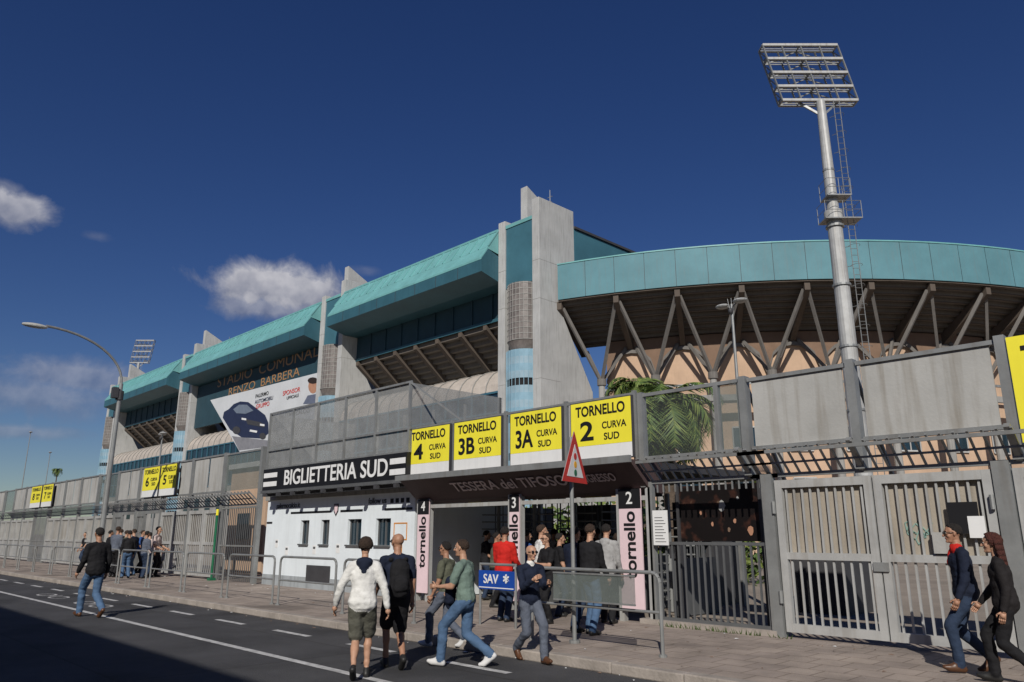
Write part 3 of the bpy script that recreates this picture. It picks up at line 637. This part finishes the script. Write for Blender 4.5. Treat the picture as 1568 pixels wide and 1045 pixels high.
d=ray(212,560); t=210/ (d.dot(cF)); flood((d.x*t,d.y*t),CH+ray(210,556).z/ray(210,556).dot(cF)*210,.6,.4,30,5.2,6.5,cR*1.2-cF*.4)

# ---------------------------------------------------------------- street lamps
def curved_lamp(x,y,name='street_lamp'):
    b=MB(); b.tube((x,y,.1),(x,y,1.2),.11,.10,steel,12); b.tube((x,y,1.2),(x,y,6.5),.085,.065,steel,12)
    b.tube((x,y,5.95),(x,y,6.25),.12,.12,darkgrey,12); b.box(x-.12,x+.12,y-.25,y-.08,6.0,6.35,darkgrey)
    pts=[(x,y,6.5)]
    for k in range(1,13):
        t=k/12; pts.append((x,y-2.45*(1-math.cos(t*math.pi/2)), 6.5+1.55*math.sin(t*math.pi/2)))
    b.path(pts,.042,steel,8)
    b.sphere((x,y-2.75,8.0),(.12,.38,.08),M('lamp_head',(.45,.45,.42),.4),14,8)
    b.build(name,smooth=False)
curved_lamp(-27.0,8.0)
def twin_lamp(u,vtop,Y,h=None,name='street_lamp',th=1):
    x,z=onY(u,vtop,Y); b=MB(); b.tube((x,Y,.1),(x,Y,z),.09*th,.05*th,steel,10)
    for s in (-1,1):
        b.tube((x,Y,z-.15),(x+s*.3,Y-s*.1,z),.03*th,.03*th,steel,6); b.sphere((x+s*.45,Y-s*.12,z+.02),(.3*th,.26*th,.09*th),steel_l,12,6)
    b.sphere((x,Y-.1,z-.3),(.1,.1,.13),darkgrey,8,6)
    for k in (-1,0,1): b.tube((x,Y,z-.9),(x+.16*k,Y,z+.25),.012,.012,steel,4)
    b.build(name)
twin_lamp(1120,466,26); twin_lamp(249,665,20); twin_lamp(47,662,60,th=2); twin_lamp(77,693,70,th=2)

# ---------------------------------------------------------------- fences
FY=11.2
def bars(b,x0,x1,z0,z1,sp,mat,y=FY,r=.011):
    n=max(1,int(abs(x1-x0)/sp)); 
    for i in range(n+1):
        x=x0+(x1-x0)*i/n; b.box(x-r,x+r,y-r,y+r,z0,z1,mat)
def prongs(b,x0,x1,zb=2.45,sp=.16,mat=steel):
    n=max(1,int((x1-x0)/sp))
    b.box(x0,x1,FY-.03,FY+.03,zb,zb+.06,mat)
    b.bar((x0,FY-.38,zb+.36),(x1,FY-.38,zb+.36),.05,.05,mat); b.bar((x0,FY-.2,zb+.2),(x1,FY-.2,zb+.2),.03,.03,mat)
    for i in range(n+1):
        x=x0+(x1-x0)*i/n; b.bar((x,FY,zb+.05),(x,FY-.42,zb+.42),.028,.028,mat,up=(1,0,0))
def leaf(b,x0,x1,zt=2.4,sheet=True,mat=steel_l,zm=1.28,sp=.115):
    b.box(x0,x0+.11,FY-.05,FY+.04,.2,zt,mat); b.box(x1-.11,x1,FY-.05,FY+.04,.2,zt,mat)
    b.box(x0+.11,x1-.11,FY-.047,FY+.037,zt-.12,zt,mat); b.box(x0+.11,x1-.11,FY-.047,FY+.037,.2,.32,mat); b.box(x0+.11,x1-.11,FY-.047,FY+.037,zm-.05,zm+.05,mat)
    bars(b,x0+.16,x1-.16,.32,zm-.05,sp,mat,r=.014); bars(b,x0+.16,x1-.16,zm+.05,zt-.12,sp,mat,r=.014)
    if sheet: b.box(x0+.1,x1-.1,FY+.045,FY+.055,zm-.04,zt-.02,panel_b)
def uppanel(b,x0,x1,z0=2.92,z1=4.05,mat=panel_g,y=FY-.02):
    b.box(x0+.06,x1-.06,y,y+.03,z0,z1,mat)
    for z in (z0,z1): b.box(x0,x1,y-.035,y+.045,z-.03,z+.03,steel)
def upost(b,x,z1=4.15,w=.07):
    b.box(x-w,x+w,FY-.08,FY+.06,.12,z1,steel)
gx0,gxm,gx1=X(1197,850),X(1350,850),X(1538,850)
b=MB()
upost(b,gx0-.12,2.5,.09); leaf(b,gx0,gxm-.012); leaf(b,gxm+.012,gx1); upost(b,gx1+.12,2.5,.1)
b.box(gxm+.7,gxm+.95,FY-.09,FY-.05,1.35,1.62,panel_g)
for x in (gx0,gx1):
    for z in (.6,1.9): b.tube((x-.02,FY-.09,z),(x-.02,FY-.09,z+.18),.03,.03,steel,8)
b.box(gxm-.1,gxm+.1,FY-.08,FY-.05,1.1,1.22,steel)
x,z=onY(1405,815,FY-.03); tag=M('turquoise_tag',(.22,.36,.32),.6,bump=0); pp=None
for k in range(26):
    q=(x-.16+.012*k+.05*math.sin(k*1.9),FY+.04,z+.17*math.sin(k*1.1)*math.cos(k*.23))
    if pp: b.bar(pp,q,.012,.012,tag,up=(0,1,0))
    pp=q
b.build('metal_gate')
b=MB(); leaf(b,gx1+.24,gx1+3.2); upost(b,gx1+3.4,2.5); leaf(b,gx1+3.5,gx1+6.5); b.build('metal_gate')
b=MB(); b.box(gx1-.55,gx1-.2,FY-.075,FY-.055,1.6,2.0,black); b.box(gx1-.33,gx1-.14,FY-.085,FY-.077,1.55,1.82,white); b.build('notice_board')
b=MB(); prongs(b,X(1148,700),gx1+7); 
xs=[X(1143,640),X(1312,640),X(1548,620),X(1548,620)+2.2,X(1548,620)+4.4]
for i in range(len(xs)-1): 
    if i!=2: uppanel(b,xs[i]+.08,xs[i+1]-.08,2.92,4.03)
for x in xs: 
    b.box(x-.06,x+.06,FY-.09,FY+.07,2.5,4.1,steel); b.bar((x,FY,2.5),(x,FY-.4,2.9),.07,.07,steel); b.bar((x,FY+.05,4.0),(x,FY+1.2,2.4),.05,.05,steel)
b.build('upper_fence')
b=MB(); b.box(xs[2]+.08,xs[3]-.1,FY-.1,FY-.05,2.7,4.05,yellow); o=b.build('direction_sign'); text('T',o,(xs[2]+.35,FY-.105,3.75),.4,black,bold=.03)
rx0,rx1=X(1005,900),X(1190,900)-.02
b=MB(); bars(b,rx0,rx1,.18,1.45,.115,steel_d,r=.014); b.box(rx0,rx1,FY-.02,FY+.02,1.42,1.47,steel_d); b.box(rx0,rx1,FY-.02,FY+.02,.2,.25,steel_d)
b.box(rx0-.3,rx1,FY-.1,FY+.14,.1,.2,kerb_m)
bars(b,rx0,rx1,2.3,2.45,.12,steel)
b.box(rx0-.06,rx0+.03,FY-.05,FY+.05,.12,2.5,steel); b.box(rx1-.05,rx1+.05,FY-.05,FY+.05,.12,2.5,steel)
prongs(b,rx0-.3,rx1+.2)
gx=X(984,640)
b.box(gx-.05,gx+.05,FY-.08,FY+.06,2.4,4.1,steel)
b.box(gx,xs[0]-.06,FY-.04,FY+.03,4.02,4.08,steel); b.box(gx,xs[0]-.06,FY-.04,FY+.03,2.88,2.94,steel)
xm=X(1100,640); b.box(gx+.06,xm-.05,FY-.005,FY+.005,2.94,4.02,clear); b.box(xm+.05,xs[0]-.08,FY-.005,FY+.005,2.94,4.02,pvc); b.box(xm-.04,xm+.04,FY-.05,FY+.05,2.9,4.05,steel)
b.build('iron_railing')
DP=M('poster_dark',(.02,.014,.012),.35,bump=0)
def poster_nodes():
    t=DP.node_tree;n=t.nodes;l=t.links;bs=n['Principled BSDF']; tcn=n.new('ShaderNodeTexCoord'); vo=n.new('ShaderNodeTexNoise'); vo.inputs['Scale'].default_value=4; vo.inputs['Detail'].default_value=6; l.new(tcn.outputs['Object'],vo.inputs['Vector'])
    cr=n.new('ShaderNodeValToRGB'); e=cr.color_ramp.elements; e[0].position=.55; e[0].color=(.010,.008,.008,1); e[1].position=.9; e[1].color=(.4,.3,.2,1); k=e.new(.66); k.color=(.05,.022,.016,1); l.new(vo.outputs[0],cr.inputs[0]); l.new(cr.outputs[0],bs.inputs['Base Color'])
poster_nodes()
px0,px1=X(1042,800,11.7),X(1165,800,11.7)
po=E('event_poster'); b=MB(); b.box(px0,px1,11.7,11.75,1.48,2.42,DP)
for (x,z,s,m) in ((.55,.62,1.0,steel_l),(.42,.3,.4,SK),(.7,.35,.4,SK),(.28,.5,.35,SK),(.62,.2,.4,brown),(.88,.18,.8,SK),(.75,.75,.3,steel_l)):
    cx=px0+(px1-px0)*x; cz=1.48+.94*z; b.poly([(cx+.07*s*math.cos(a)*random.uniform(.7,1.2),11.692-s*.002,cz+.1*s*math.sin(a)) for a in np.linspace(0,6.0,9)],m)
b.box(px0-.05,px0,11.66,11.76,.12,2.5,darkgrey); b.box(px1,px1+.05,11.66,11.76,.12,2.5,darkgrey); b.build('board',po)
nx=X(1017,805); b=MB(); b.box(nx-.15,nx+.15,FY-.12,FY-.1,Zf(1017,835),Zf(1017,782),white)
for k in range(9): b.box(nx-.11,nx+.11-.03*(k%3),FY-.123,FY-.1205,Zf(1017,833)+.05*k+.03,Zf(1017,833)+.05*k+.04,darkgrey)
b.build('notice_board')

# ---------------------------------------------------------------- turnstile entrance
tu=E('turnstile_entrance')
tx0,tx1=X(641,850),X(1000,850)
b=MB()
b.box(tx0-.2,tx1,11.6,15.5,2.72,2.86,darkgrey)
b.prism([(tx0-.1,10.6,2.86),(tx0-.1,11.2,2.35),(tx0-.1,11.6,2.3),(tx0-.1,11.6,2.86)],(tx1-tx0+.1,0,0),brownfas)
b.box(tx0-.15,tx1+.05,10.55,10.62,2.80,2.92,steel)
posts=[X(641,850),X(657,850),X(783,850),X(798,850),X(952,850),X(998,850)]
for x in posts: b.box(x-.05,x+.05,FY-.05,FY+.06,.12,2.4,steel_l)
for x in (posts[0],posts[2],posts[4],posts[5]): b.box(x-.05,x+.05,15.3,15.4,.12,2.75,steel)
b.box(tx0,tx1,FY-.03,FY+.03,2.18,2.26,steel_l)
for (a,c) in ((-5.2,-3.6),(-1.9,-.6),(1.2,2.2),(4.0,5.0)):
    m_=(tx0+tx1)/2; b.box(m_+a,m_+c,15.0,16.2,.1,2.3,darkgrey); b.box(m_+a+.2,m_+c-.2,14.97,15.0,1.2,1.9,glass)
for x in np.arange(tx0+.6,tx1,1.25):
    b.tube((x,13.2,.12),(x,13.2,2.4),.05,.05,steel,8)
    for z in np.arange(.35,2.2,.17):
        for k in range(3):
            a=2*math.pi*k/3+.4; b.tube((x,13.2,z),(x+.5*math.cos(a),13.2+.5*math.sin(a),z),.018,.018,steel,5)
    for k in range(7):
        a=math.pi*.2+math.pi*.6*k/6; b.tube((x+.62*math.cos(a),13.2+.62*math.sin(a),.12),(x+.62*math.cos(a),13.2+.62*math.sin(a),2.4),.014,.014,steel_d,5)
    b.box(x+.55,x+.66,12.5,13.9,.12,1.15,steel_d); b.box(x+.50,x+.71,12.45,12.7,1.15,1.4,darkgrey)
    b.box(x-.4,x+.4,12.42,12.46,2.3,2.6,darkgrey)
    b.box(x-.25,x+.2,12.40,12.418,2.34,2.54,yellow if int(x*7)%2 else white)
bars(b,posts[0],posts[1],.15,2.2,.1,steel_d)
b.build('frame_and_rotors',tu)
DL=M('dim_lettering',(.50,.42,.42),.6,bump=0)
text('TESSERA del TIFOSO',tu,(X(775,745,10.9),10.885,2.585),.38,DL,rot=ROT_CAN,fit=abs(X(860,745,10.9)-X(688,745,10.9)),bold=.01,name='canopy_lettering')
text('INGRESSO',tu,(X(915,738,10.9),10.885,2.585),.28,DL,fit=abs(X(943,738,10.9)-X(889,738,10.9)),rot=ROT_CAN,bold=.005,name='canopy_lettering_2')
for (ua,ub,vb,num) in ((639,656,852,'4'),(781,796,850,'3'),(951,985,948,'2')):
    x0,x1=X(ua,850,FY-.08),X(ub,850,FY-.08); r=E('turnstile_banner'); b=MB()
    zb=.3; zt=2.38
    b.box(x0,x1,FY-.1,FY-.07,zb,zt,pink); b.box(x0,x1,FY-.106,FY-.1,zt-.34,zt-.0,black); b.build('panel',r)
    text(num,r,((x0+x1)/2,FY-.11,zt-.17),.3,white,bold=.01); text('tornello',r,((x0+x1)/2-.0,FY-.105,1.42),.34,black,rot=ROT_UP,bold=.02,fit=1.15)
for (u0,u1,n) in ((625,689,'4'),(695,768,'3B'),(781,861,'3A'),(874,969,'2')):
    vm=670; Y=11.0; x0,x1=X(u0,vm,Y),X(u1,vm,Y); z0,z1=2.93,4.06; w_=x1-x0; r=E('turnstile_sign'); b=MB()
    b.box(x0,x1,Y,Y+.06,z0,z1,darkgrey); b.box(x0+.02,x1-.02,Y-.006,Y,z0+.28,z1-.02,yellow); b.box(x0+.02,x1-.02,Y-.006,Y,z0+.02,z0+.277,white)
    for x in (x0+.2,x1-.2): b.bar((x,Y+.08,z0-.3),(x,Y+.08,z1),.05,.05,steel)
    b.build('panel',r)
    text('TORNELLO',r,((x0+x1)/2,Y-.01,z1-.20),.27,black,bold=.02,fit=w_*.80)
    text(n,r,(x0+w_*.28,Y-.01,z1-.59),.50,black,bold=.022,fit=w_*(.22 if len(n)==1 else .34))
    text('CURVA',r,(x0+w_*.72,Y-.01,z1-.5),.18,black,bold=.01,fit=w_*.38); text('SUD',r,(x0+w_*.68,Y-.01,z1-.71),.18,black,bold=.01,fit=w_*.24)
b=MB()
for u in (619,692,774,867,973):
    x=X(u,670,11.1); b.box(x-.035,x+.035,11.08,11.15,2.7,4.15,steel)
b.box(X(621,670,11.1),X(973,670,11.1),11.1,11.13,4.06,4.12,steel); b.box(X(621,670,11.1),X(973,670,11.1),11.1,11.13,2.8,2.88,steel)
b.build('sign_frame')

# ---------------------------------------------------------------- ticket office
to=E('ticket_office'); YT=11.35
bx0,bx1=X(406,830,YT),X(634,830,YT)
b=MB()
wins=[(460,473),(491,504),(532,553),(575,598)]
zw0,zw1=1.32,1.98
edges=[bx0]
for (a,c) in wins: edges+= [X(a,812,YT),X(c,812,YT)]
edges.append(bx1)
b.box(bx0,bx1,YT,YT+.25,.12,zw0,wallw); b.box(bx0,bx1,YT,YT+.25,zw1,2.6,wallw)
for i in range(0,len(edges),2): b.box(edges[i],edges[i+1],YT,YT+.25,zw0,zw1,wallw)
for i in range(1,len(edges)-1,2):
    e0,e1=edges[i],edges[i+1]
    b.box(e0,e1,YT+.12,YT+.16,zw0,zw1,glass); b.box(e0-.02,e1+.02,YT-.06,YT+.02,zw0-.04,zw0,steel_d)
    xm=(e0+e1)/2; b.box(xm-.02,xm+.02,YT+.08,YT+.12,zw0,zw1,steel_d); b.box(e0,e0+.03,YT+.08,YT+.12,zw0,zw1,steel_d); b.box(e1-.03,e1,YT+.08,YT+.12,zw0,zw1,steel_d)
b.box(bx0,bx0+.2,YT+.25,14.5,.12,2.6,wallw); b.box(bx1-.2,bx1,YT+.25,14.5,.12,2.6,wallw); b.box(bx0-.1,bx1+.1,YT-.05,14.7,2.6,2.78,concrete_d)
for (ua,ub,va) in ((446,507,779),(522,556,774),(590,632,766)):
    b.box(X(ua,va,YT),X(ub,va,YT),YT-.006,YT,2.17,2.23,black)
b.box(X(408,810,YT),X(408,810,YT)+.35,YT-.006,YT,1.9,1.96,black)
b.box(bx0,bx1,YT-.012,YT-.001,.12,.42,M('grey_dado',(.33,.36,.38),.8,streak=.5)); b.box(X(470,875,YT),X(506,875,YT),YT-.03,YT-.012,.32,.75,darkgrey)
x=X(515,780,YT); b.poly([(x-.12,YT-.008,2.4),(x-.12,YT-.008,2.2),(x,YT-.008,2.06),(x+.12,YT-.008,2.2),(x+.12,YT-.008,2.4)],black); b.poly([(x-.08,YT-.012,2.37),(x-.08,YT-.012,2.22),(x,YT-.012,2.12),(x+.08,YT-.012,2.22),(x+.08,YT-.012,2.37)],pink)
for k in range(4): 
    x=X(598,772,YT)+.22*k; b.box(x,x+.13,YT-.008,YT-.001,2.35,2.46,black)
for (uu,zz) in ((424,1.2),(440,1.0),(482,1.05),(518,1.1),(563,1.0)):     # small printed notices by the counters
    x=X(uu,830,YT); b.box(x-.09,x+.09,YT-.007,YT-.001,zz,zz+.24,white); b.box(x-.06,x+.06,YT-.010,YT-.0075,zz+.14,zz+.2,steel_d)
x=X(612,820,YT); OR=M('orange_line',(.6,.25,.05),.5,bump=0)
for (x0_,x1_,z0_,z1_) in ((-.25,.3,1.84,1.87),(-.25,.3,1.45,1.48),(-.25,-.22,1.48,1.84),(.27,.3,1.48,1.84),(-.1,-.07,1.0,1.45),(.09,.12,1.0,1.45)):
    b.box(x+x0_,x+x1_,YT-.008,YT-.001,z0_,z1_,OR)
b.build('walls',to)
text('palermocalcio.it',to,(X(441,780,YT),YT-.01,2.42),.22,black,sx=1.0,bold=.0); text('follow us',to,(X(578,773,YT),YT-.01,2.42),.22,black,bold=0)
YS=10.85; sx0,sx1=X(404,720,YS),X(622,720,YS)
b=MB(); b.box(sx0,sx1,YS,YS+.12,2.86,3.5,black); b.box(sx0,sx1,YS-.05,YS+.4,2.78,2.86,steel_d)
z0s=2.86
for (a,c) in ((sx0+.05,X(425,720,YS)),(X(597,715,YS),sx1-.04)):
    for k in (0,1): b.box(a,c,YS-.006,YS,z0s+.12+.26*k,z0s+.26+.26*k,white)
b.box(sx0,sx1,YS+.12,11.4,2.7,2.78,darkgrey)
for x in np.linspace(sx0+.3,sx1-.3,9): b.box(x-.06,x+.06,YS-.1,YS,2.68,2.78,darkgrey)
b.build('fascia_sign',to)
text('BIGLIETTERIA SUD',to,(X(508,717,YS),YS-.008,3.17),.60,white,bold=.014,fit=X(584,717,YS)-X(430,717,YS))
b=MB(); zc0,zc1=3.5,5.2
b.box(sx0+.05,sx1,YS+.1,YS+.105,zc0,zc1,mesh_m); b.box(sx1-.01,sx1,YS+.1,14,zc0,zc1,mesh_m); b.box(sx0+.05,sx0+.06,YS+.1,14,zc0,zc1,mesh_m)
for k in range(6):
    x=sx0+.05+(sx1-sx0-.08)*k/5; b.box(x-.03,x+.03,YS+.04,YS+.1,zc0,zc1+.03,steel); b.box(x-.03,x+.03,13.9,13.96,2.8,zc1,steel)
for z_ in (zc0,zc0+.55,zc1): b.box(sx0,sx1+.03,YS+.05,YS+.09,z_,z_+.05,steel)
b.bar((sx1,YS+.07,zc1),(sx1+1.9,11.3,3.9),.04,.04,steel)
b.build('mesh_screen',to)

# ---------------------------------------------------------------- fence to the left
b=MB()
xa=bx0-.25; w_=2.7; i=0
open_x=(X(170,840),X(262,840))
while xa>-150:
    x1=xa; x0=xa-w_
    upost(b,x1,4.3)
    mid=(x0+x1)/2
    if i in (0,):
        bars(b,x0,x1,.15,2.45,.13,steel_d); b.box(x0,x1,FY-.02,FY+.02,2.4,2.46,steel); b.box(x0,x1,FY-.02,FY+.02,1.2,1.25,steel)
    elif open_x[0]<mid<open_x[1]:
        b.box(x0,x1,FY-.03,FY+.03,2.38,2.48,steel); 
        leaf(b,x0,x0+1.0,sheet=False,mat=steel)
    elif i%5==4:
        bars(b,x0,x1,.15,2.45,.14,steel); b.box(x0,x1,FY-.02,FY+.02,1.2,1.25,steel)
    else:
        leaf(b,x0+.04,mid-.02,mat=steel_l,sp=.16); leaf(b,mid+.02,x1-.04,mat=steel_l,sp=.16)
    if i%7!=5 and i!=0: uppanel(b,x0+.08,mid-.02,3.0,4.25); uppanel(b,mid+.02,x1-.08,3.0,4.25)
    else: b.box(x0,x1,FY,FY+.01,3.0,4.2,pvc); b.box(x0,x1,FY-.03,FY+.03,4.2,4.26,steel)
    prongs(b,x0,x1,2.48,.24 if i<12 else .4)
    xa=x0; i+=1
b.build('metal_fence')
for (u0,u1,n) in ((219,243,'6'),(245,270,'5'),(51,66,'8'),(68,83,'7')):
    Y=11.0; x0,x1=X(u0,738,Y),X(u1,738,Y); z0,z1=3.0,4.2; w_=x1-x0
    r=E('turnstile_sign'); b=MB(); b.box(x0,x1,Y,Y+.06,z0,z1,darkgrey); b.box(x0+.02,x1-.02,Y-.006,Y,z0+.28,z1-.02,yellow); b.box(x0+.02,x1-.02,Y-.006,Y,z0+.02,z0+.277,white); b.build('panel',r)
    text('TORNELLO',r,((x0+x1)/2,Y-.01,z1-.2),.25,black,bold=.018,fit=w_*.84); text(n,r,(x0+w_*.3,Y-.01,z1-.6),.5,black,bold=.02,fit=w_*.2); text('CURVA\nSUD',r,(x0+w_*.7,Y-.01,z1-.6),.18,black,bold=.01,fit=w_*.4)
b=MB(); x=X(327,850,11.0); b.tube((x,11.0,.12),(x,11.0,2.2),.04,.04,green,10); b.tube((x,11.0,2.2),(x,11.0,2.4),.045,.045,yellow,10); b.box(x-.1,x+.1,10.9,11.1,.12,.2,green); b.build('marker_post')
kx=E('gatekeeper_kiosk'); b=MB(); x0,x1=X(372,760,14),X(408,760,14); b.box(x0-1.2,x1,14,17,.1,4.2,peach); b.box(x0-1.4,x1+.2,13.8,17.2,4.2,4.4,concrete); b.box(x0-.2,x0+.8,13.95,14,1.4,2.4,glass); b.build('walls',kx)

# ---------------------------------------------------------------- pedestrian railing along the kerb
def hoop(b,x0,x1,y,h=1.0,r=.024):
    z0=.12; c=.12
    pts=[(x0,y,z0),(x0,y,z0+h-c)]+[(x0+c-c*math.cos(a),y,z0+h-c+c*math.sin(a)) for a in (.5,1.0,math.pi/2)]
    pts+= [(x1-c+c*math.cos(a),y,z0+h-c+c*math.sin(a)) for a in (math.pi/2,1.0,.5)]+[(x1,y,z0+h-c),(x1,y,z0)]
    b.path(pts,r,steel,8); b.tube((x0,y,z0+h*.52),(x1,y,z0+h*.52),r*.8,r*.8,steel,8)
    for x in (x0,x1): b.tube((x,y,z0),(x,y,z0+.03),r*2.2,r*2.2,steel,8)
YR=8.3; xe=onZ(1010,1008,.12)[0]; b=MB(); x=xe; k=0
while x>-60:
    wd=2.25
    if not (-10.4< x-wd/2 < -9.2): hoop(b,x-wd,x,YR+(.0 if k%2 else .01))
    x-=wd+.28; k+=1
b.build('pedestrian_railing')
b=MB(); x0,x1=X(848,900,8.25),X(972,900,8.25); b.box(x0,x1,8.24,8.255,.72,1.06,pvc); b.box(x0,x1,8.232,8.262,1.06,1.08,steel); b.box(x0,x1,8.232,8.262,.7,.72,steel); b.build('railing_panel')
r=E('blue_banner'); b=MB(); x0,x1=X(733,890,9.0),X(787,890,9.0); b.box(x0,x1,9.0,9.02,.70,1.0,bluev); b.box(x0+.01,x1-.01,8.996,9.0,.72,.735,white); 
for x in (x0,x1): b.tube((x,9.04,.12),(x,9.04,1.12),.022,.022,steel,8)
b.tube((x0,9.04,1.1),(x1,9.04,1.1),.022,.022,steel,8); b.build('sheet',r); text('SAV',r,((x0+x1)/2-.12,8.992,.86),.21,white,bold=.01); text('*',r,((x0+x1)/2+.25,8.992,.82),.3,white)

# ---------------------------------------------------------------- triangular warning sign
ts=E('traffic_sign'); tx,ty=onZ(880,985,.12); b=MB()
b.tube((tx,ty,.12),(tx,ty,3.0),.03,.03,steel,12); b.tube((tx,ty,.12),(tx,ty,.16),.08,.08,steel,12)
nrm=Vector((.955,.29,0)).normalized(); sv=Vector((0,0,1)).cross(nrm)
def TP(s,h,d=0): p=Vector((tx,ty,0))+sv*s+nrm*(.045+d); return (p.x,p.y,h)
b.prism([TP(-.45,2.33),TP(.45,2.33),TP(0,3.08)],tuple(nrm*.012),steel)
b.prism([TP(-.45,2.33,.013),TP(.45,2.33,.013),TP(0,3.08,.013)],tuple(nrm*.004),red)
b.prism([TP(-.29,2.41,.018),TP(.29,2.41,.018),TP(0,2.89,.018)],tuple(nrm*.003),white)
for (h,m) in ((2.71,red),(2.59,M('amber',(.8,.4,.02),.4,bump=0)),(2.47,green)):
    b.prism([TP(.05*math.cos(a),h+.05*math.sin(a),.022) for a in np.linspace(0,2*math.pi,13)[:-1]],tuple(nrm*.003),m)
for z_ in (2.5,2.8): b.tube((tx,ty,z_),(tx,ty,z_+.05),.04,.04,steel,10)
b.build('post_and_plate',ts)

# ---------------------------------------------------------------- palms
leafm=M('palm_leaf',(.07,.12,.03),.6,var=.5,scale=2,bump=0); leafm2=M('palm_leaf_light',(.16,.21,.05),.6,var=.4,scale=2,bump=0); bark=M('palm_bark',(.10,.075,.055),.95,var=.4,scale=6,bump=.8,bscale=18)
def palm(x,y,h,R,nf=34,name='palm_tree'):
    root=E(name); b=MB()
    n=int(h/.22)
    for i in range(n): b.tube((x,y,h*i/n),(x,y,h*(i+1)/n),.17+.02*(i%2),.2-.02*(i%2),bark,10)
    b.sphere((x,y,h),(.24,.24,.3),bark,10,6); b.build('trunk',root)
    b=MB()
    for f in range(nf):
        az=random.uniform(0,2*math.pi); el=random.uniform(-.35,1.35); Lf=R*random.uniform(.8,1.15); d=Vector((math.cos(az),math.sin(az),0)); p=Vector((x,y,h+.15)); ang=el; ns=16; side=Vector((-d.y,d.x,0))
        for k in range(ns):
            q=p+(d*math.cos(ang)+Vector((0,0,math.sin(ang))))*(Lf/ns); b.tube(p,q,.018*(1-k/ns)+.004,.018*(1-(k+1)/ns)+.004,leafm2,4,False)
            if k>1:
                t=k/ns; ll=R*.30*math.sin(math.pi*min(1,t*.85+.12))
                for s in (-1,1):
                    for e in (0,.5):
                        pp=p.lerp(q,e); fw=(q-p).normalized(); o=side*s*ll*random.uniform(.75,1.1)+fw*ll*.55+Vector((0,0,-ll*random.uniform(.15,.6)))
                        wd=fw*.016*R; b.add([pp-wd,pp+wd,pp+o*.6+wd*.8+Vector((0,0,.02)),pp+o],[(0,1,2,3)],leafm if random.random()<.55 else leafm2)
            p=q; ang-=.14+.05*random.random()
    b.build('fronds',root)
x,z=onY(1020,632,18.5); palm(x,18.5,z,2.15,44)
x,z=onY(975,604,25); palm(x,25,z,1.9,28)
x,z=onY(88,722,75); palm(x,75,z,2.6,30)
def bush(name,x0,x1,y,h,n,s=.28):
    b=MB()
    for i in range(n):
        c=Vector((random.uniform(x0,x1),y+random.uniform(-1,1),random.uniform(.2,h)*random.uniform(.6,1)))
        for k in range(5):
            o=Vector([random.gauss(0,.35) for _ in range(3)]); a=Vector([random.gauss(0,1) for _ in range(3)]).normalized()*s; c2=Vector([random.gauss(0,1) for _ in range(3)]).normalized()*s*.7
            b.add([c+o-a,c+o-c2,c+o+a,c+o+c2],[(0,1,2,3)],leafm if random.random()<.6 else leafm2)
    b.build(name)
bush('distant_trees',-330,-180,30,9,2600)
bush('hedge',-34,-12,22,2.6,2200,.16)
b=MB()
for i in range(90):
    x=random.uniform(rx0+.1,rx1+.3); y=11.06-random.random()*.08; h=random.uniform(.03,.10)
    b.add([(x-.01,y,.12),(x+.01,y,.12),(x+random.uniform(-.05,.05),y-.03,.12+h)],[(0,1,2)],leafm)
b.build('weeds')
bb=E('apartment_building'); b=MB(); b.box(-140,60,-20,-7.0,0,8.9,concrete_d); b.box(-140,60,-20.2,-6.6,8.9,9.2,concrete)
for x in np.arange(-138,58,3.2):
    for z_ in (1.0,4.0,6.6): b.box(x,x+1.3,-7.02,-6.96,z_,z_+1.6,glass); b.box(x-.1,x+1.4,-7.0,-6.85,z_-.1,z_,concrete)
b.build('walls',bb)
print('done')
